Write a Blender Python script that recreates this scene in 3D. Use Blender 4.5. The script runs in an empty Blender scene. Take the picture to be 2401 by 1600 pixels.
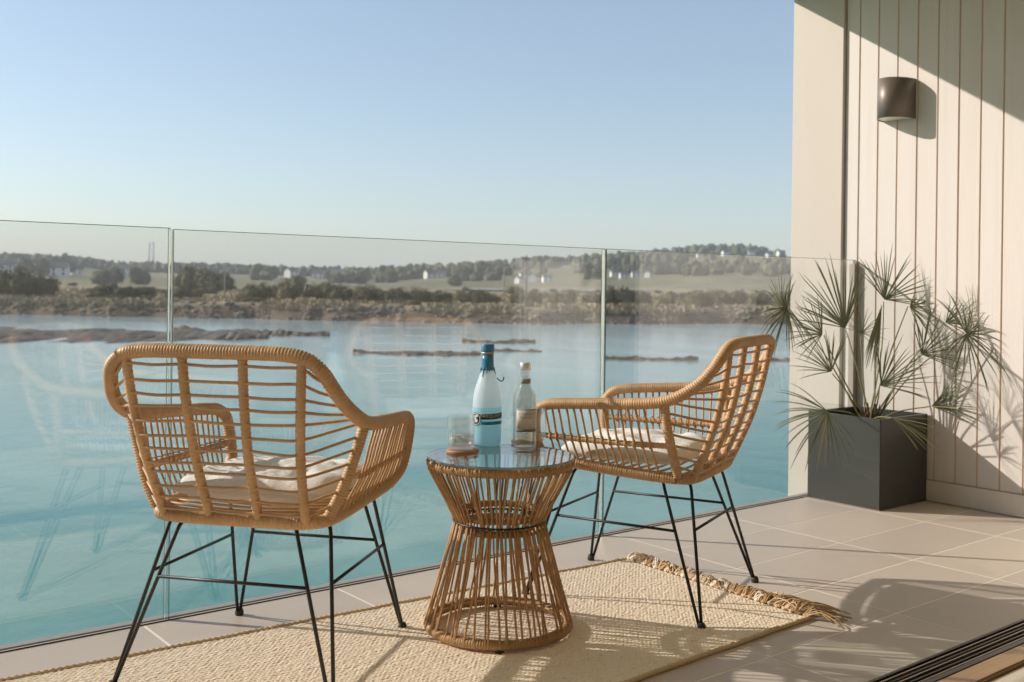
import bpy, bmesh, math, random
from mathutils import Vector, Matrix, noise
R = math.radians
rnd = random.Random(7)
sc = bpy.context.scene
col = sc.collection

# ------------------------------------------------------------------ camera, sky, sun, exposure
EYE = 0.9504
YAW, ROLL, FPX = 0.8955, 0.0128, 2429.87           # measured from the photograph (2401 px wide)
FW = Vector((math.cos(YAW), math.sin(YAW), 0)); RT = Vector((math.sin(YAW), -math.cos(YAW), 0))
cam_d = bpy.data.cameras.new('camera'); cam = bpy.data.objects.new('camera', cam_d); col.objects.link(cam)
cam.location = (0, 0, EYE)
cam.rotation_euler = (Matrix.Rotation(YAW - math.pi/2, 3, 'Z') @ Matrix.Rotation(R(90), 3, 'X') @ Matrix.Rotation(ROLL, 3, 'Z')).to_euler()
cam_d.sensor_width = 36; cam_d.lens = 36*FPX/2401
cam_d.shift_y = -(800 - 672.23)/2401
cam_d.clip_start = 0.05; cam_d.clip_end = 8000
cam_d.dof.use_dof = True; cam_d.dof.focus_distance = 2.95; cam_d.dof.aperture_fstop = 5.2
sc.camera = cam

SUN_TO = Vector((-1, 1.2, 0.77)).normalized()       # towards the sun
SUN_EL = math.asin(SUN_TO.z); SUN_AZ = math.atan2(SUN_TO.x, SUN_TO.y)
world = bpy.data.worlds.new('World'); sc.world = world; world.use_nodes = True
wn = world.node_tree.nodes; wl = world.node_tree.links
bg = wn['Background']
sky = wn.new('ShaderNodeTexSky'); sky.sky_type = 'NISHITA'; sky.sun_disc = False
sky.sun_elevation = SUN_EL; sky.sun_rotation = SUN_AZ
sky.air_density = 1.0; sky.dust_density = 0.8; sky.ozone_density = 2.2; sky.altitude = 0
veil = wn.new('ShaderNodeMix'); veil.data_type = 'RGBA'; veil.inputs['Factor'].default_value = .30      # even thin high cloud over the whole sky
veil.inputs[7].default_value = (2.95, 3.22, 3.22, 1); wl.new(sky.outputs[0], veil.inputs[6])
wl.new(veil.outputs[2], bg.inputs[0]); bg.inputs[1].default_value = 0.126
sl = bpy.data.lights.new('sun', 'SUN'); sl.energy = 4.1; sl.angle = R(0.53); sl.color = (1, 0.915, 0.82)
so = bpy.data.objects.new('sun', sl); col.objects.link(so)
so.rotation_euler = SUN_TO.to_track_quat('Z', 'Y').to_euler(); so.location = (-20, 24, 16)
vs = sc.view_settings
vs.view_transform = 'Standard'; vs.look = 'None'; vs.gamma = 1; vs.exposure = 0.47; vs.use_curve_mapping = False
sc.render.engine = 'CYCLES'
cy = sc.cycles
cy.use_denoising = True; cy.max_bounces = 12; cy.transparent_max_bounces = 24; cy.transmission_bounces = 8
cy.diffuse_bounces = 8; cy.glossy_bounces = 4; cy.volume_bounces = 0
cy.caustics_reflective = False; cy.caustics_refractive = False; cy.sample_clamp_indirect = 6

# ------------------------------------------------------------------ helpers
def ray(px, py):                                     # direction through a pixel of the photograph
    a, b = px - 1200.5, py - 672.23; c, s = math.cos(ROLL), math.sin(ROLL)
    return FW + RT*((c*a + s*b)/FPX) - Vector((0, 0, 1))*((-s*a + c*b)/FPX)
EYEV = Vector((0, 0, EYE))
def W(d, s, z): return FW*d + RT*s + Vector((0, 0, z))

def tag(o, label=None, cat=None, group=None, kind=None):
    for k, v in (('label', label), ('category', cat), ('group', group), ('kind', kind)):
        if v: o[k] = v
    return o
def link(o, parent=None):
    col.objects.link(o)
    if parent is not None: o.parent = parent
    return o
def empty(name, loc=(0, 0, 0), rz=0):
    o = bpy.data.objects.new(name, None); col.objects.link(o); o.empty_display_size = 0.05
    o.location = loc; o.rotation_euler = (0, 0, rz); return o
def mesh_obj(name, verts, faces, mats, parent=None, smooth=False, loc=None, uvs=None, midx=None):
    me = bpy.data.meshes.new(name); me.from_pydata([tuple(v) for v in verts], [], faces)
    for m in (mats if isinstance(mats, (list, tuple)) else [mats]):
        if m: me.materials.append(m)
    if smooth: me.polygons.foreach_set('use_smooth', [True]*len(me.polygons))
    if midx: me.polygons.foreach_set('material_index', midx)
    if uvs is not None:
        ul = me.uv_layers.new(name='UVMap')
        for lp in me.loops: ul.data[lp.index].uv = uvs[lp.vertex_index]
    me.update()
    o = link(bpy.data.objects.new(name, me), parent)
    if loc is not None: o.location = loc
    return o
def bm_obj(name, bm, mats, parent=None, smooth=False, loc=None):
    me = bpy.data.meshes.new(name); bm.to_mesh(me); bm.free()
    for m in (mats if isinstance(mats, (list, tuple)) else [mats]):
        if m: me.materials.append(m)
    if smooth: me.polygons.foreach_set('use_smooth', [True]*len(me.polygons))
    o = link(bpy.data.objects.new(name, me), parent)
    if loc is not None: o.location = loc
    return o
def box(name, lo, hi, mat, parent=None, bevel=0.0, seg=2):
    bm = bmesh.new(); bmesh.ops.create_cube(bm, size=1)
    for v in bm.verts: v.co = Vector([lo[i] + (v.co[i] + .5)*(hi[i] - lo[i]) for i in range(3)])
    if bevel: bmesh.ops.bevel(bm, geom=bm.edges[:], offset=bevel, segments=seg, affect='EDGES')
    return bm_obj(name, bm, mat, parent)
def spline(pts, n, closed=False):                    # Catmull-Rom, resampled evenly to n points
    P = [Vector(p) for p in pts]; m = len(P); raw = []
    segs = m if closed else m - 1
    for i in range(segs):
        if closed: p0, p1, p2, p3 = P[i-1], P[i], P[(i+1) % m], P[(i+2) % m]
        else: p0, p1, p2, p3 = P[max(i-1, 0)], P[i], P[i+1], P[min(i+2, m-1)]
        for j in range(24):
            t = j/24
            raw.append(.5*((2*p1) + (p2-p0)*t + (2*p0-5*p1+4*p2-p3)*t*t + (3*p1-p0-3*p2+p3)*t**3))
    raw.append(P[0].copy() if closed else P[-1])
    L = [0]
    for a, b in zip(raw, raw[1:]): L.append(L[-1] + (b-a).length)
    out = []; k = 0; cnt = n if closed else n - 1
    for i in range(n):
        t = L[-1]*i/cnt
        while k < len(L)-2 and L[k+1] < t: k += 1
        u = (t-L[k])/max(L[k+1]-L[k], 1e-9)
        out.append(raw[k].lerp(raw[k+1], u))
    return out, L[-1]
def polyround(pts, r, n=5):                          # straight runs with rounded corners
    P = [Vector(p) for p in pts]; out = [P[0]]
    for a, b, c in zip(P, P[1:], P[2:]):
        u = (a-b); v = (c-b); rr = min(r, u.length*.45, v.length*.45); u = b + u.normalized()*rr; v = b + v.normalized()*rr
        for i in range(n+1):
            t = i/n; out.append(u.lerp(b, t).lerp(b.lerp(v, t), t))
    out.append(P[-1]); return out
def tube_data(path, radius, sides=8, closed=False, caps=True):
    n = len(path); T = []
    for i in range(n):
        a = path[i-1] if (i > 0 or closed) else path[i]; b = path[(i+1) % n] if (i < n-1 or closed) else path[i]
        T.append((b-a).normalized())
    up = Vector((0, 0, 1)) if abs(T[0].z) < .9 else Vector((1, 0, 0))
    N = (up - T[0]*up.dot(T[0])).normalized(); V = []; F = []; UV = []; L = 0
    for i in range(n):
        if i: L += (path[i]-path[i-1]).length
        N = (N - T[i]*N.dot(T[i])).normalized(); B = T[i].cross(N)
        r = radius(i/(n-1), L, i) if callable(radius) else radius
        for s in range(sides):
            a = 2*math.pi*s/sides; V.append(path[i] + (N*math.cos(a) + B*math.sin(a))*r); UV.append((L, s/sides))
    for i in range(n if closed else n-1):
        j = (i+1) % n
        for s in range(sides):
            t = (s+1) % sides; F.append((i*sides+s, i*sides+t, j*sides+t, j*sides+s))
    if caps and not closed:
        F.append(tuple(range(sides-1, -1, -1))); F.append(tuple((n-1)*sides+s for s in range(sides)))
    return V, F, UV
def tube(name, path, radius, mat, parent=None, sides=8, closed=False):
    V, F, UV = tube_data([Vector(p) for p in path], radius, sides, closed)
    return mesh_obj(name, V, F, mat, parent, True, uvs=UV)
def wrapped(name, pts, r, mat, parent, sides=10, pitch=.0075, closed=False, amp=.0019):   # tube bound with strips
    _, L = spline(pts, 8, closed); n = max(12, int(L/pitch*3)); n -= n % 3
    path, _ = spline(pts, n, closed)
    jit = [rnd.uniform(.6, 1.25) for _ in range(n)]
    return tube(name, path, lambda t, l, i: r + amp*(-1.15 if i % 3 == 0 else .35)*jit[i//3], mat, parent, sides, closed)
def lathe(name, prof, mats, parent=None, seg=40, loc=None, midx=None):
    V = []; F = []; M = []
    for r, z in prof:
        for s in range(seg):
            a = 2*math.pi*s/seg; V.append((r*math.cos(a), r*math.sin(a), z))
    for i in range(len(prof)-1):
        for s in range(seg):
            t = (s+1) % seg; F.append((i*seg+s, i*seg+t, (i+1)*seg+t, (i+1)*seg+s)); M.append(midx[i] if midx else 0)
    if prof[0][0] > 1e-4: F.append(tuple(range(seg-1, -1, -1))); M.append(midx[0] if midx else 0)
    if prof[-1][0] > 1e-4: F.append(tuple((len(prof)-1)*seg+s for s in range(seg))); M.append(midx[-1] if midx else 0)
    o = mesh_obj(name, V, F, mats, parent, True, loc, midx=M)
    return o

# ------------------------------------------------------------------ materials
class NT:
    def __init__(s, name):
        s.m = bpy.data.materials.new(name); s.m.use_nodes = True; s.t = s.m.node_tree; s.n = s.t.nodes
        s.p = s.n['Principled BSDF']; s.out = s.n['Material Output']
    def new(s, kind, **kw):
        nd = s.n.new('ShaderNode' + kind)
        for k, v in kw.items():
            if k.startswith('i_'): nd.inputs[k[2:].replace('_', ' ')].default_value = v
            else: setattr(nd, k, v)
        return nd
    def link(s, a, b): s.t.links.new(a, b)
    def coords(s, kind='Object', scale=(1, 1, 1), rot=(0, 0, 0)):
        if kind == 'World': src = s.new('NewGeometry').outputs['Position']
        else: src = s.new('TexCoord').outputs[kind]
        mp = s.new('Mapping'); mp.inputs['Scale'].default_value = scale; mp.inputs['Rotation'].default_value = rot
        s.link(src, mp.inputs['Vector']); return mp.outputs['Vector']
    def noise(s, vec, scale, detail=4, rough=.55, dist=0):
        nd = s.new('TexNoise', i_Scale=scale, i_Detail=detail, i_Roughness=rough, i_Distortion=dist); s.link(vec, nd.inputs['Vector']); return nd.outputs['Fac']
    def ramp(s, fac, stops, interp='LINEAR'):
        r = s.new('ValToRGB'); r.color_ramp.interpolation = interp; e = r.color_ramp.elements
        while len(e) < len(stops): e.new(.5)
        for el, (p, c) in zip(e, stops):
            el.position = p; el.color = (*c, 1) if len(c) == 3 else c
        s.link(fac, r.inputs['Fac']); return r.outputs['Color']
    def mix(s, fac, a, b, mode='MIX'):
        m = s.new('Mix', data_type='RGBA', blend_type=mode)
        for sock, v in ((m.inputs['Factor'], fac), (m.inputs[6], a), (m.inputs[7], b)):
            if isinstance(v, (int, float)): sock.default_value = v
            elif isinstance(v, tuple): sock.default_value = (*v, 1)
            else: s.link(v, sock)
        return m.outputs[2]
    def math(s, op, a, b=None, c=None):
        m = s.new('Math', operation=op)
        for i, v in enumerate((a, b, c)):
            if v is None: continue
            if isinstance(v, (int, float)): m.inputs[i].default_value = v
            else: s.link(v, m.inputs[i])
        return m.outputs[0]
    def bump(s, h, strength, dist=.01, into=None):
        b = s.new('Bump', i_Strength=strength, i_Distance=dist); s.link(h, b.inputs['Height'])
        s.link(b.outputs['Normal'], (into or s.p).inputs['Normal']); return b
    def set(s, color=None, rough=None, metal=None, spec=None):
        for nm, v in (('Base Color', color), ('Roughness', rough), ('Metallic', metal), ('Specular IOR Level', spec)):
            if v is None: continue
            if isinstance(v, tuple): v = (*v, 1)
            if isinstance(v, (int, float, tuple)): s.p.inputs[nm].default_value = v
            else: s.link(v, s.p.inputs[nm])
        return s
    def rand(s): return s.new('ObjectInfo').outputs['Random']

def m_simple(name, c, rough=.5, metal=0, var=.12, scale=20, bump=0., spec=.5):
    t = NT(name); v = t.coords('Object'); f = t.noise(v, scale)
    t.set(t.mix(f, tuple(x*(1-var) for x in c), tuple(min(1, x*(1+var)) for x in c)), rough, metal, spec)
    if bump: t.bump(f, bump, .004)
    return t.m
def m_rattan(name, c1, c2, wave=0):
    t = NT(name); v = t.coords('UV', (1, .02, 1)); v2 = t.coords('Object')
    f = t.noise(v, 90 if not wave else 170, 3); f2 = t.noise(v2, 9, 3)
    c = t.mix(t.ramp(f, [(.3, (0, 0, 0)), (.7, (1, 1, 1))]), c1, c2)
    c = t.mix(t.math('MULTIPLY', t.ramp(f2, [(.35, (0, 0, 0)), (.72, (1, 1, 1))]), .6), c, tuple(x*.55 for x in c1))
    c = t.mix(t.math('MULTIPLY', t.rand(), .6), c, tuple(x*.62 for x in c2))
    t.set(c, .48, 0, .4); t.bump(f, .25, .002); return t.m
M = {}
M['cane'] = m_rattan('rattan_binding', (.56, .32, .15), (.72, .46, .245), 1)
M['rod'] = m_rattan('rattan_rod', (.55, .31, .145), (.68, .42, .215))
M['tablecane'] = m_rattan('table_rattan', (.42, .22, .085), (.58, .34, .15), 1)
M['tablerod'] = m_rattan('table_rattan_rod', (.38, .195, .075), (.62, .37, .17))
M['iron'] = m_simple('black_steel', (.018, .018, .018), .42, .2)
M['rubber'] = m_simple('black_rubber', (.03, .03, .028), .7)

def m_boards():
    t = NT('pale_board'); v = t.coords('World', (6, 6, .55)); f = t.noise(v, 3.2, 6, .6, .6)
    g = t.noise(t.coords('World', (45, 45, 1.2)), 4, 4)
    kn = t.noise(t.coords('World', (1, 1, .5)), 7, 2)
    c = t.mix(f, (.60, .55, .505), (.655, .61, .57)); c = t.mix(t.math('MULTIPLY', g, .45), c, (.70, .66, .625))
    c = t.mix(t.math('MULTIPLY', t.rand(), .3), c, (.64, .56, .49))
    c = t.mix(t.ramp(kn, [(.70, (0, 0, 0)), (.78, (.5, .5, .5))]), c, (.50, .38, .28))
    c = t.mix(t.ramp(t.noise(t.coords('World', (1, 9, .25)), 2.2, 5, .65), [(.5, (0, 0, 0)), (.8, (.45, .45, .45))]), c, (.56, .49, .42))
    t.set(c, .6, 0, .3); t.bump(g, .25, .003); return t.m
M['board'] = m_boards()
M['groove'] = m_simple('bare_cedar_groove', (.62, .40, .23), .7)
def m_render():
    t = NT('pillar_boarding'); v = t.coords('World', (1, 3, .5)); f = t.noise(v, 3, 5); g = t.noise(t.coords('World', (1, 60, 1.5)), 4, 4)
    c = t.mix(f, (.52, .46, .40), (.575, .51, .445)); c = t.mix(t.math('MULTIPLY', g, .3), c, (.61, .545, .48))
    t.set(c, .65, 0, .3); t.bump(g, .1, .003); return t.m
M['pillar'] = m_render()
def m_tile():
    t = NT('porcelain_tile'); v = t.coords('World'); f = t.noise(v, 2.3, 6, .6); g = t.noise(v, 60, 4); h = t.noise(v, 9, 5, .65, 1)
    c = t.mix(f, (.545, .455, .37), (.60, .51, .42)); c = t.mix(t.math('MULTIPLY', g, .25), c, (.63, .545, .46))
    c = t.mix(t.ramp(h, [(.62, (0, 0, 0)), (.72, (.22, .22, .22))]), c, (.66, .58, .50))
    c = t.mix(t.math('MULTIPLY', t.rand(), .5), c, (.455, .395, .34))
    st = t.noise(t.coords('World', (1, 1, 1)), 1.1, 6, .7, 1.5); c = t.mix(t.ramp(st, [(.55, (0, 0, 0)), (.72, (.4, .4, .4))]), c, (.40, .345, .29))
    r = t.math('MULTIPLY_ADD', h, .25, .30)
    t.set(c, r, 0, .45); t.bump(g, .06, .002); return t.m
M['tile'] = m_tile()
M['grout'] = m_simple('pale_grout', (.80, .72, .62), .85, scale=40)
M['white'] = m_simple('white_ceiling_paint', (.88, .80, .68), .7, var=.03)
M['roomwall'] = m_simple('warm_white_plaster', (.84, .79, .72), .8, var=.04)
def m_wood(name='oak_plank', lift=0.0):
    t = NT(name); v = t.coords('World', (1.2, 14, 1)); f = t.noise(v, 4, 6, .6, .8)
    c = t.ramp(f, [(.3, (.26, .145, .07)), (.55, (.38, .235, .12)), (.8, (.46, .30, .165))])
    c = t.mix(t.math('MULTIPLY', t.rand(), .3), c, (.30, .18, .09)); c = t.mix(lift, c, (.72, .64, .53)); t.set(c, .4); return t.m
M['wood'] = m_wood(); M['palewood'] = m_wood('limed_oak_plank', .8)
M['alu'] = m_simple('bronze_aluminium', (.045, .035, .03), .32, .6)
M['alulight'] = m_simple('pale_aluminium_edge', (.36, .29, .25), .3, .9)  # paler metal for the thin track rails and the planter base strip
M['gasket'] = m_simple('black_gasket', (.015, .014, .013), .6)

def schlick(t, f0=.04, power=5):
    g = t.new('NewGeometry'); d = t.new('VectorMath', operation='DOT_PRODUCT')
    t.link(g.outputs['Incoming'], d.inputs[0]); t.link(g.outputs['Normal'], d.inputs[1])
    c = t.math('ABSOLUTE', d.outputs['Value']); k = t.math('POWER', t.math('SUBTRACT', 1, c), power)
    return t.math('MULTIPLY_ADD', k, 1-f0, f0)
def m_glass(name, tint, f0=.04, rough=.0, dirt=0.):
    t = NT(name); t.n.remove(t.p)
    tr = t.new('BsdfTransparent'); tr.inputs[0].default_value = (*tint, 1)
    gl = t.new('BsdfGlossy'); gl.inputs['Color'].default_value = (1, 1, 1, 1); gl.inputs['Roughness'].default_value = rough
    mx = t.new('MixShader'); t.link(schlick(t, f0), mx.inputs[0]); t.link(tr.outputs[0], mx.inputs[1]); t.link(gl.outputs[0], mx.inputs[2])
    last = mx
    if dirt:
        df = t.new('BsdfDiffuse'); df.inputs[0].default_value = (.75, .74, .7, 1)
        m2 = t.new('MixShader'); f = t.noise(t.coords('Object', (1, 1, .35)), 6, 5, .6)
        t.link(t.math('MULTIPLY', t.ramp(f, [(.35, (.3, .3, .3)), (.75, (1, 1, 1))]), dirt), m2.inputs[0])
        t.link(mx.outputs[0], m2.inputs[1]); t.link(df.outputs[0], m2.inputs[2]); last = m2
    t.link(last.outputs[0], t.out.inputs['Surface']); return t.m
M['pane'] = m_glass('balustrade_glass', (.985, .993, .990), .074, 0, .012)
def m_edge():
    t = NT('green_glass_edge'); t.set((.16, .23, .225), .12, 0, .7); t.p.inputs['Transmission Weight'].default_value = .35
    return t.m
M['edge'] = m_edge()
M['tumbler'] = m_glass('clear_tumbler_glass', (.98, .985, .983), .08, .01)
M['tabletop'] = m_glass('table_glass', (.94, .97, .96), .085, 0)
def m_real(name, c, ior=1.45, rough=0.0, w=1.0):
    t = NT(name); t.set(c, rough); t.p.inputs['Transmission Weight'].default_value = w; t.p.inputs['IOR'].default_value = ior; return t.m
M['ice'] = m_real('ice_water', (.97, .98, .98), 1.12, .05)

# ------------------------------------------------------------------ balcony: floor, glass, wall, roof
YB, XW = 2.88, 4.437
floor = box('balcony_floor', (-3.2, 1.235, -.25), (XW + .3, 2.925, -.0007), M['grout'])
tag(floor, 'grout bed of the tiled balcony floor', kind='structure')
tx0, ty0 = 2.812, 2.572
tile_me = {}
for i in range(-9, 4):
    for j in range(-4, 1):
        x0, x1 = tx0 + .6025*(i-1), tx0 + .6025*i
        y0, y1 = ty0 + .3*(j), ty0 + .3*(j+1)
        y1 = min(y1, YB - .0135); y0 = max(y0, 1.409); x1 = min(x1, XW - .004); 
        if x1 - x0 < .05 or y1 - y0 < .03: continue
        key = (round(x1-x0, 3), round(y1-y0, 3))
        g = .0034
        if key not in tile_me:
            o = box('tile', (g, g, -.02), (key[0]-g, key[1]-g, 0), M['tile'], floor, .0005, 1); tile_me[key] = o.data
        else: o = link(bpy.data.objects.new('tile', tile_me[key]), floor)
        o.location = (x0, y0, rnd.uniform(-.0002, .0002))
# bottom channel
ch = empty('glass_channel', (0, YB, 0)); tag(ch, 'black gasket channel holding the glass along the floor edge', 'channel')
box('gasket', (-3.2, -.0125, -.02), (4.43, -.009, .0025), M['gasket'], ch)
box('gasket', (-3.2, .009, -.02), (4.43, .0125, .0025), M['gasket'], ch)
box('cover_strip', (-3.2, .0135, -.02), (4.43, .043, .0015), m_simple('grey_channel_cover', (.33, .31, .28), .5, .3), ch)
joints = [-.615, 1.074, 2.758, 4.425]
labels = ['glass balustrade panel behind the chair whose back faces the room', 'glass balustrade panel behind the rattan side table',
          'glass balustrade panel ending at the potted palm and the wall']
for (a, b), lb in zip(zip(joints, joints[1:]), labels):
    bm = bmesh.new(); bmesh.ops.create_cube(bm, size=1); lo = (a+.0042, -.0088, -.02); hi = ((b-.0042 if b < 4 else 4.43), .0088, 1.1 + (.003 if a < 0 else 0))
    for v in bm.verts: v.co = Vector([lo[i] + (v.co[i] + .5)*(hi[i]-lo[i]) for i in range(3)])
    bmesh.ops.bevel(bm, geom=bm.edges[:], offset=.0012, segments=1, affect='EDGES')
    bm.faces.ensure_lookup_table()
    for f in bm.faces: f.material_index = 0 if abs(f.normal.y) > .9 else 1
    o = bm_obj('glass_balustrade', bm, [M['pane'], M['edge']]); o.location = (0, YB, 0)
    tag(o, lb, 'balustrade', 'frameless glass balustrade panels')
ec = box('wall_clamp', (-.03, -.014, 0), (.004, .014, 1.078), m_simple('taupe_channel', (.36, .31, .26), .5, .2)); ec.location = (XW, YB, .003)
tag(ec, 'slim taupe vertical channel where the glass meets the boarded wall', 'clamp')

wall = empty('boarded_wall', (XW, 0, 0)); tag(wall, 'wall of pale vertical timber boards beside the palm', 'wall')
box('backing', (.0055, 1.25, -.2), (.3, 2.945, 3.0), M['groove'], wall)
y = 2.932 - .1*16 + .0; bd = None
edges = [2.9465, 2.869] + [2.869 - .1005*i for i in range(1, 16)]
for i, (y1, y0) in enumerate(zip(edges, edges[1:])):
    key = 'wide' if i else 'narrow'
    if i < 2: o = box('board', (0, .0028, .096), (.02, (y1-y0) - .0028, 2.9), M['board'], wall, .002, 1); bd = o.data
    else: o = link(bpy.data.objects.new('board', bd), wall)
    o.location = (rnd.uniform(0, .0012), y0, 0)
box('skirting', (-.014, 1.4, .002), (.0, 2.85, .096), M['board'], wall, .003, 2)
pil = empty('end_pillar', (XW, 0, 0)); tag(pil, 'smooth beige end pillar beyond the glass at the corner', 'pillar')
box('face_panel', (-.018, 2.948, -1.2), (.02, 3.243, 2.9), M['pillar'], pil, .003, 1)
box('core', (.02, 2.946, -1.2), (.3, 3.24, 2.9), M['pillar'], pil)
ceil = box('balcony_ceiling', (-4.5, -4.6, 2.457), (XW + .5, 3.30, 2.85), M['white']); tag(ceil, 'white underside of the roof over balcony and room', kind='structure')

# sliding door track and the room the camera stands in
tr = empty('door_track', (0, 1.30, 0)); tag(tr, 'dark metal sliding door track set in the floor', 'door track')
box('sill', (-3.2, .0, -.0005), (4.26, .105, .003), M['alu'], tr)
for yy, h, w_ in ((.099, .012, .005), (.070, .010, .003), (.042, .010, .003), (.008, .016, .008)):
    box('rail', (-3.2, yy-w_, .003), (4.26, yy+w_, h), M['alu'], tr, .001, 1)
for yy, h in ((.084, .0105), (.056, .0115), (.027, .011)):
    box('rail', (-3.2, yy-.0022, .003), (4.26, yy+.0022, h), M['alulight'], tr, .0006, 1)
th = box('threshold', (-3.2, 1.236, -.0005), (4.26, 1.299, .016), M['wood'], None, .004, 2); tag(th, 'oak threshold strip along the inside of the door track', 'threshold')
rf = box('room_floor', (-4.4, -4.5, -.2), (XW, 1.233, -.006), M['palewood']); tag(rf, 'pale oak floor of the room behind the track', kind='structure')
pk = None
for i in range(10):
    y1 = 1.232 - .14*i
    if pk is None: o = box('plank', (-3.0, -.1375, -.012), (XW-.02, 0, .006), M['palewood'], rf, .0015, 1); pk = o.data
    else: o = link(bpy.data.objects.new('plank', pk), rf)
    o.location = (0, y1, 0)
for nm, lo, hi in (('room_wall_back', (-4.6, -4.7, 0), (XW+.3, -4.5, 2.455)), ('room_wall_side', (XW, -4.5, 0), (XW+.3, 1.24, 2.455)), ('room_wall_end', (-4.6, -4.5, 0), (-4.4, 1.3, 2.455))):
    tag(box(nm, lo, hi, M['roomwall']), 'plain white wall of the room', kind='structure')
jb = box('door_jamb', (4.27, 1.27, .006), (4.432, 1.42, 2.45), M['alu'], None, .004, 1); tag(jb, 'dark metal door jamb at the end of the boarded wall', 'door jamb')
# cream curtain drawn back inside the door (seen only as a reflection in the glass)
V = []; F = []
for i in range(61):
    x = 3.70 + .52*i/60; yy = 1.17 + .028*math.sin(i*.83) + .008*math.sin(i*2.1)
    V += [(x, yy, .03), (x, yy, 2.43)]
for i in range(60): F.append((2*i, 2*i+2, 2*i+3, 2*i+1))
cu = mesh_obj('curtain', V, F, m_simple('cream_linen', (.72, .67, .60), .9, var=.04), None, True)
sm = cu.modifiers.new('thickness', 'SOLIDIFY'); sm.thickness = .003
tag(cu, 'cream curtain drawn back inside the sliding door', 'curtain')

# ------------------------------------------------------------------ wall lamp
lamp = empty('wall_lamp', (XW, 2.657, 1.75)); tag(lamp, 'dark bronze half-round wall lamp on the boarded wall', 'lamp')
def half_ring(r, d, n=28): return [(-d*math.sin(math.pi*i/n), r*math.cos(math.pi*i/n)) for i in range(n+1)]
V = []; F = []; n = 28
for (r, d) in ((.082, .135), (.078, .131)):
    for z in (.0, .183):
        V += [(x, y, z) for x, y in half_ring(r, d, n)]
k1 = n + 1
for i in range(n):
    F.append((i, i+1, k1+i+1, k1+i)); F.append((2*k1+i+1, 2*k1+i, 3*k1+i, 3*k1+i+1))
    F.append((i+1, i, 2*k1+i, 2*k1+i+1)); F.append((k1+i, k1+i+1, 3*k1+i+1, 3*k1+i))
mesh_obj('shade', V, F, m_simple('bronze_lamp_metal', (.20, .17, .145), .5, .45, var=.08, scale=60), lamp, True)
def half_plate(nm, z0, z1, r, d, mat):
    A = half_ring(r, d, n); V = [(x, y, z0) for x, y in A] + [(x, y, z1) for x, y in A]
    F = [tuple(range(k1)), tuple(range(2*k1-1, k1-1, -1))] + [(i+1, i, k1+i, k1+i+1) for i in range(n)] + [(0, n, k1+n, k1)]
    return mesh_obj(nm, V, F, mat, lamp)
half_plate('top_plate', .165, .172, .0778, .1308, M['alu'])
half_plate('diffuser', .004, .010, .0775, .1305, m_simple('opal_diffuser', (.8, .74, .66), .35, var=.02))
box('backplate', (-.006, -.075, .006), (-.0005, .075, .178), M['alu'], lamp)

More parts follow.
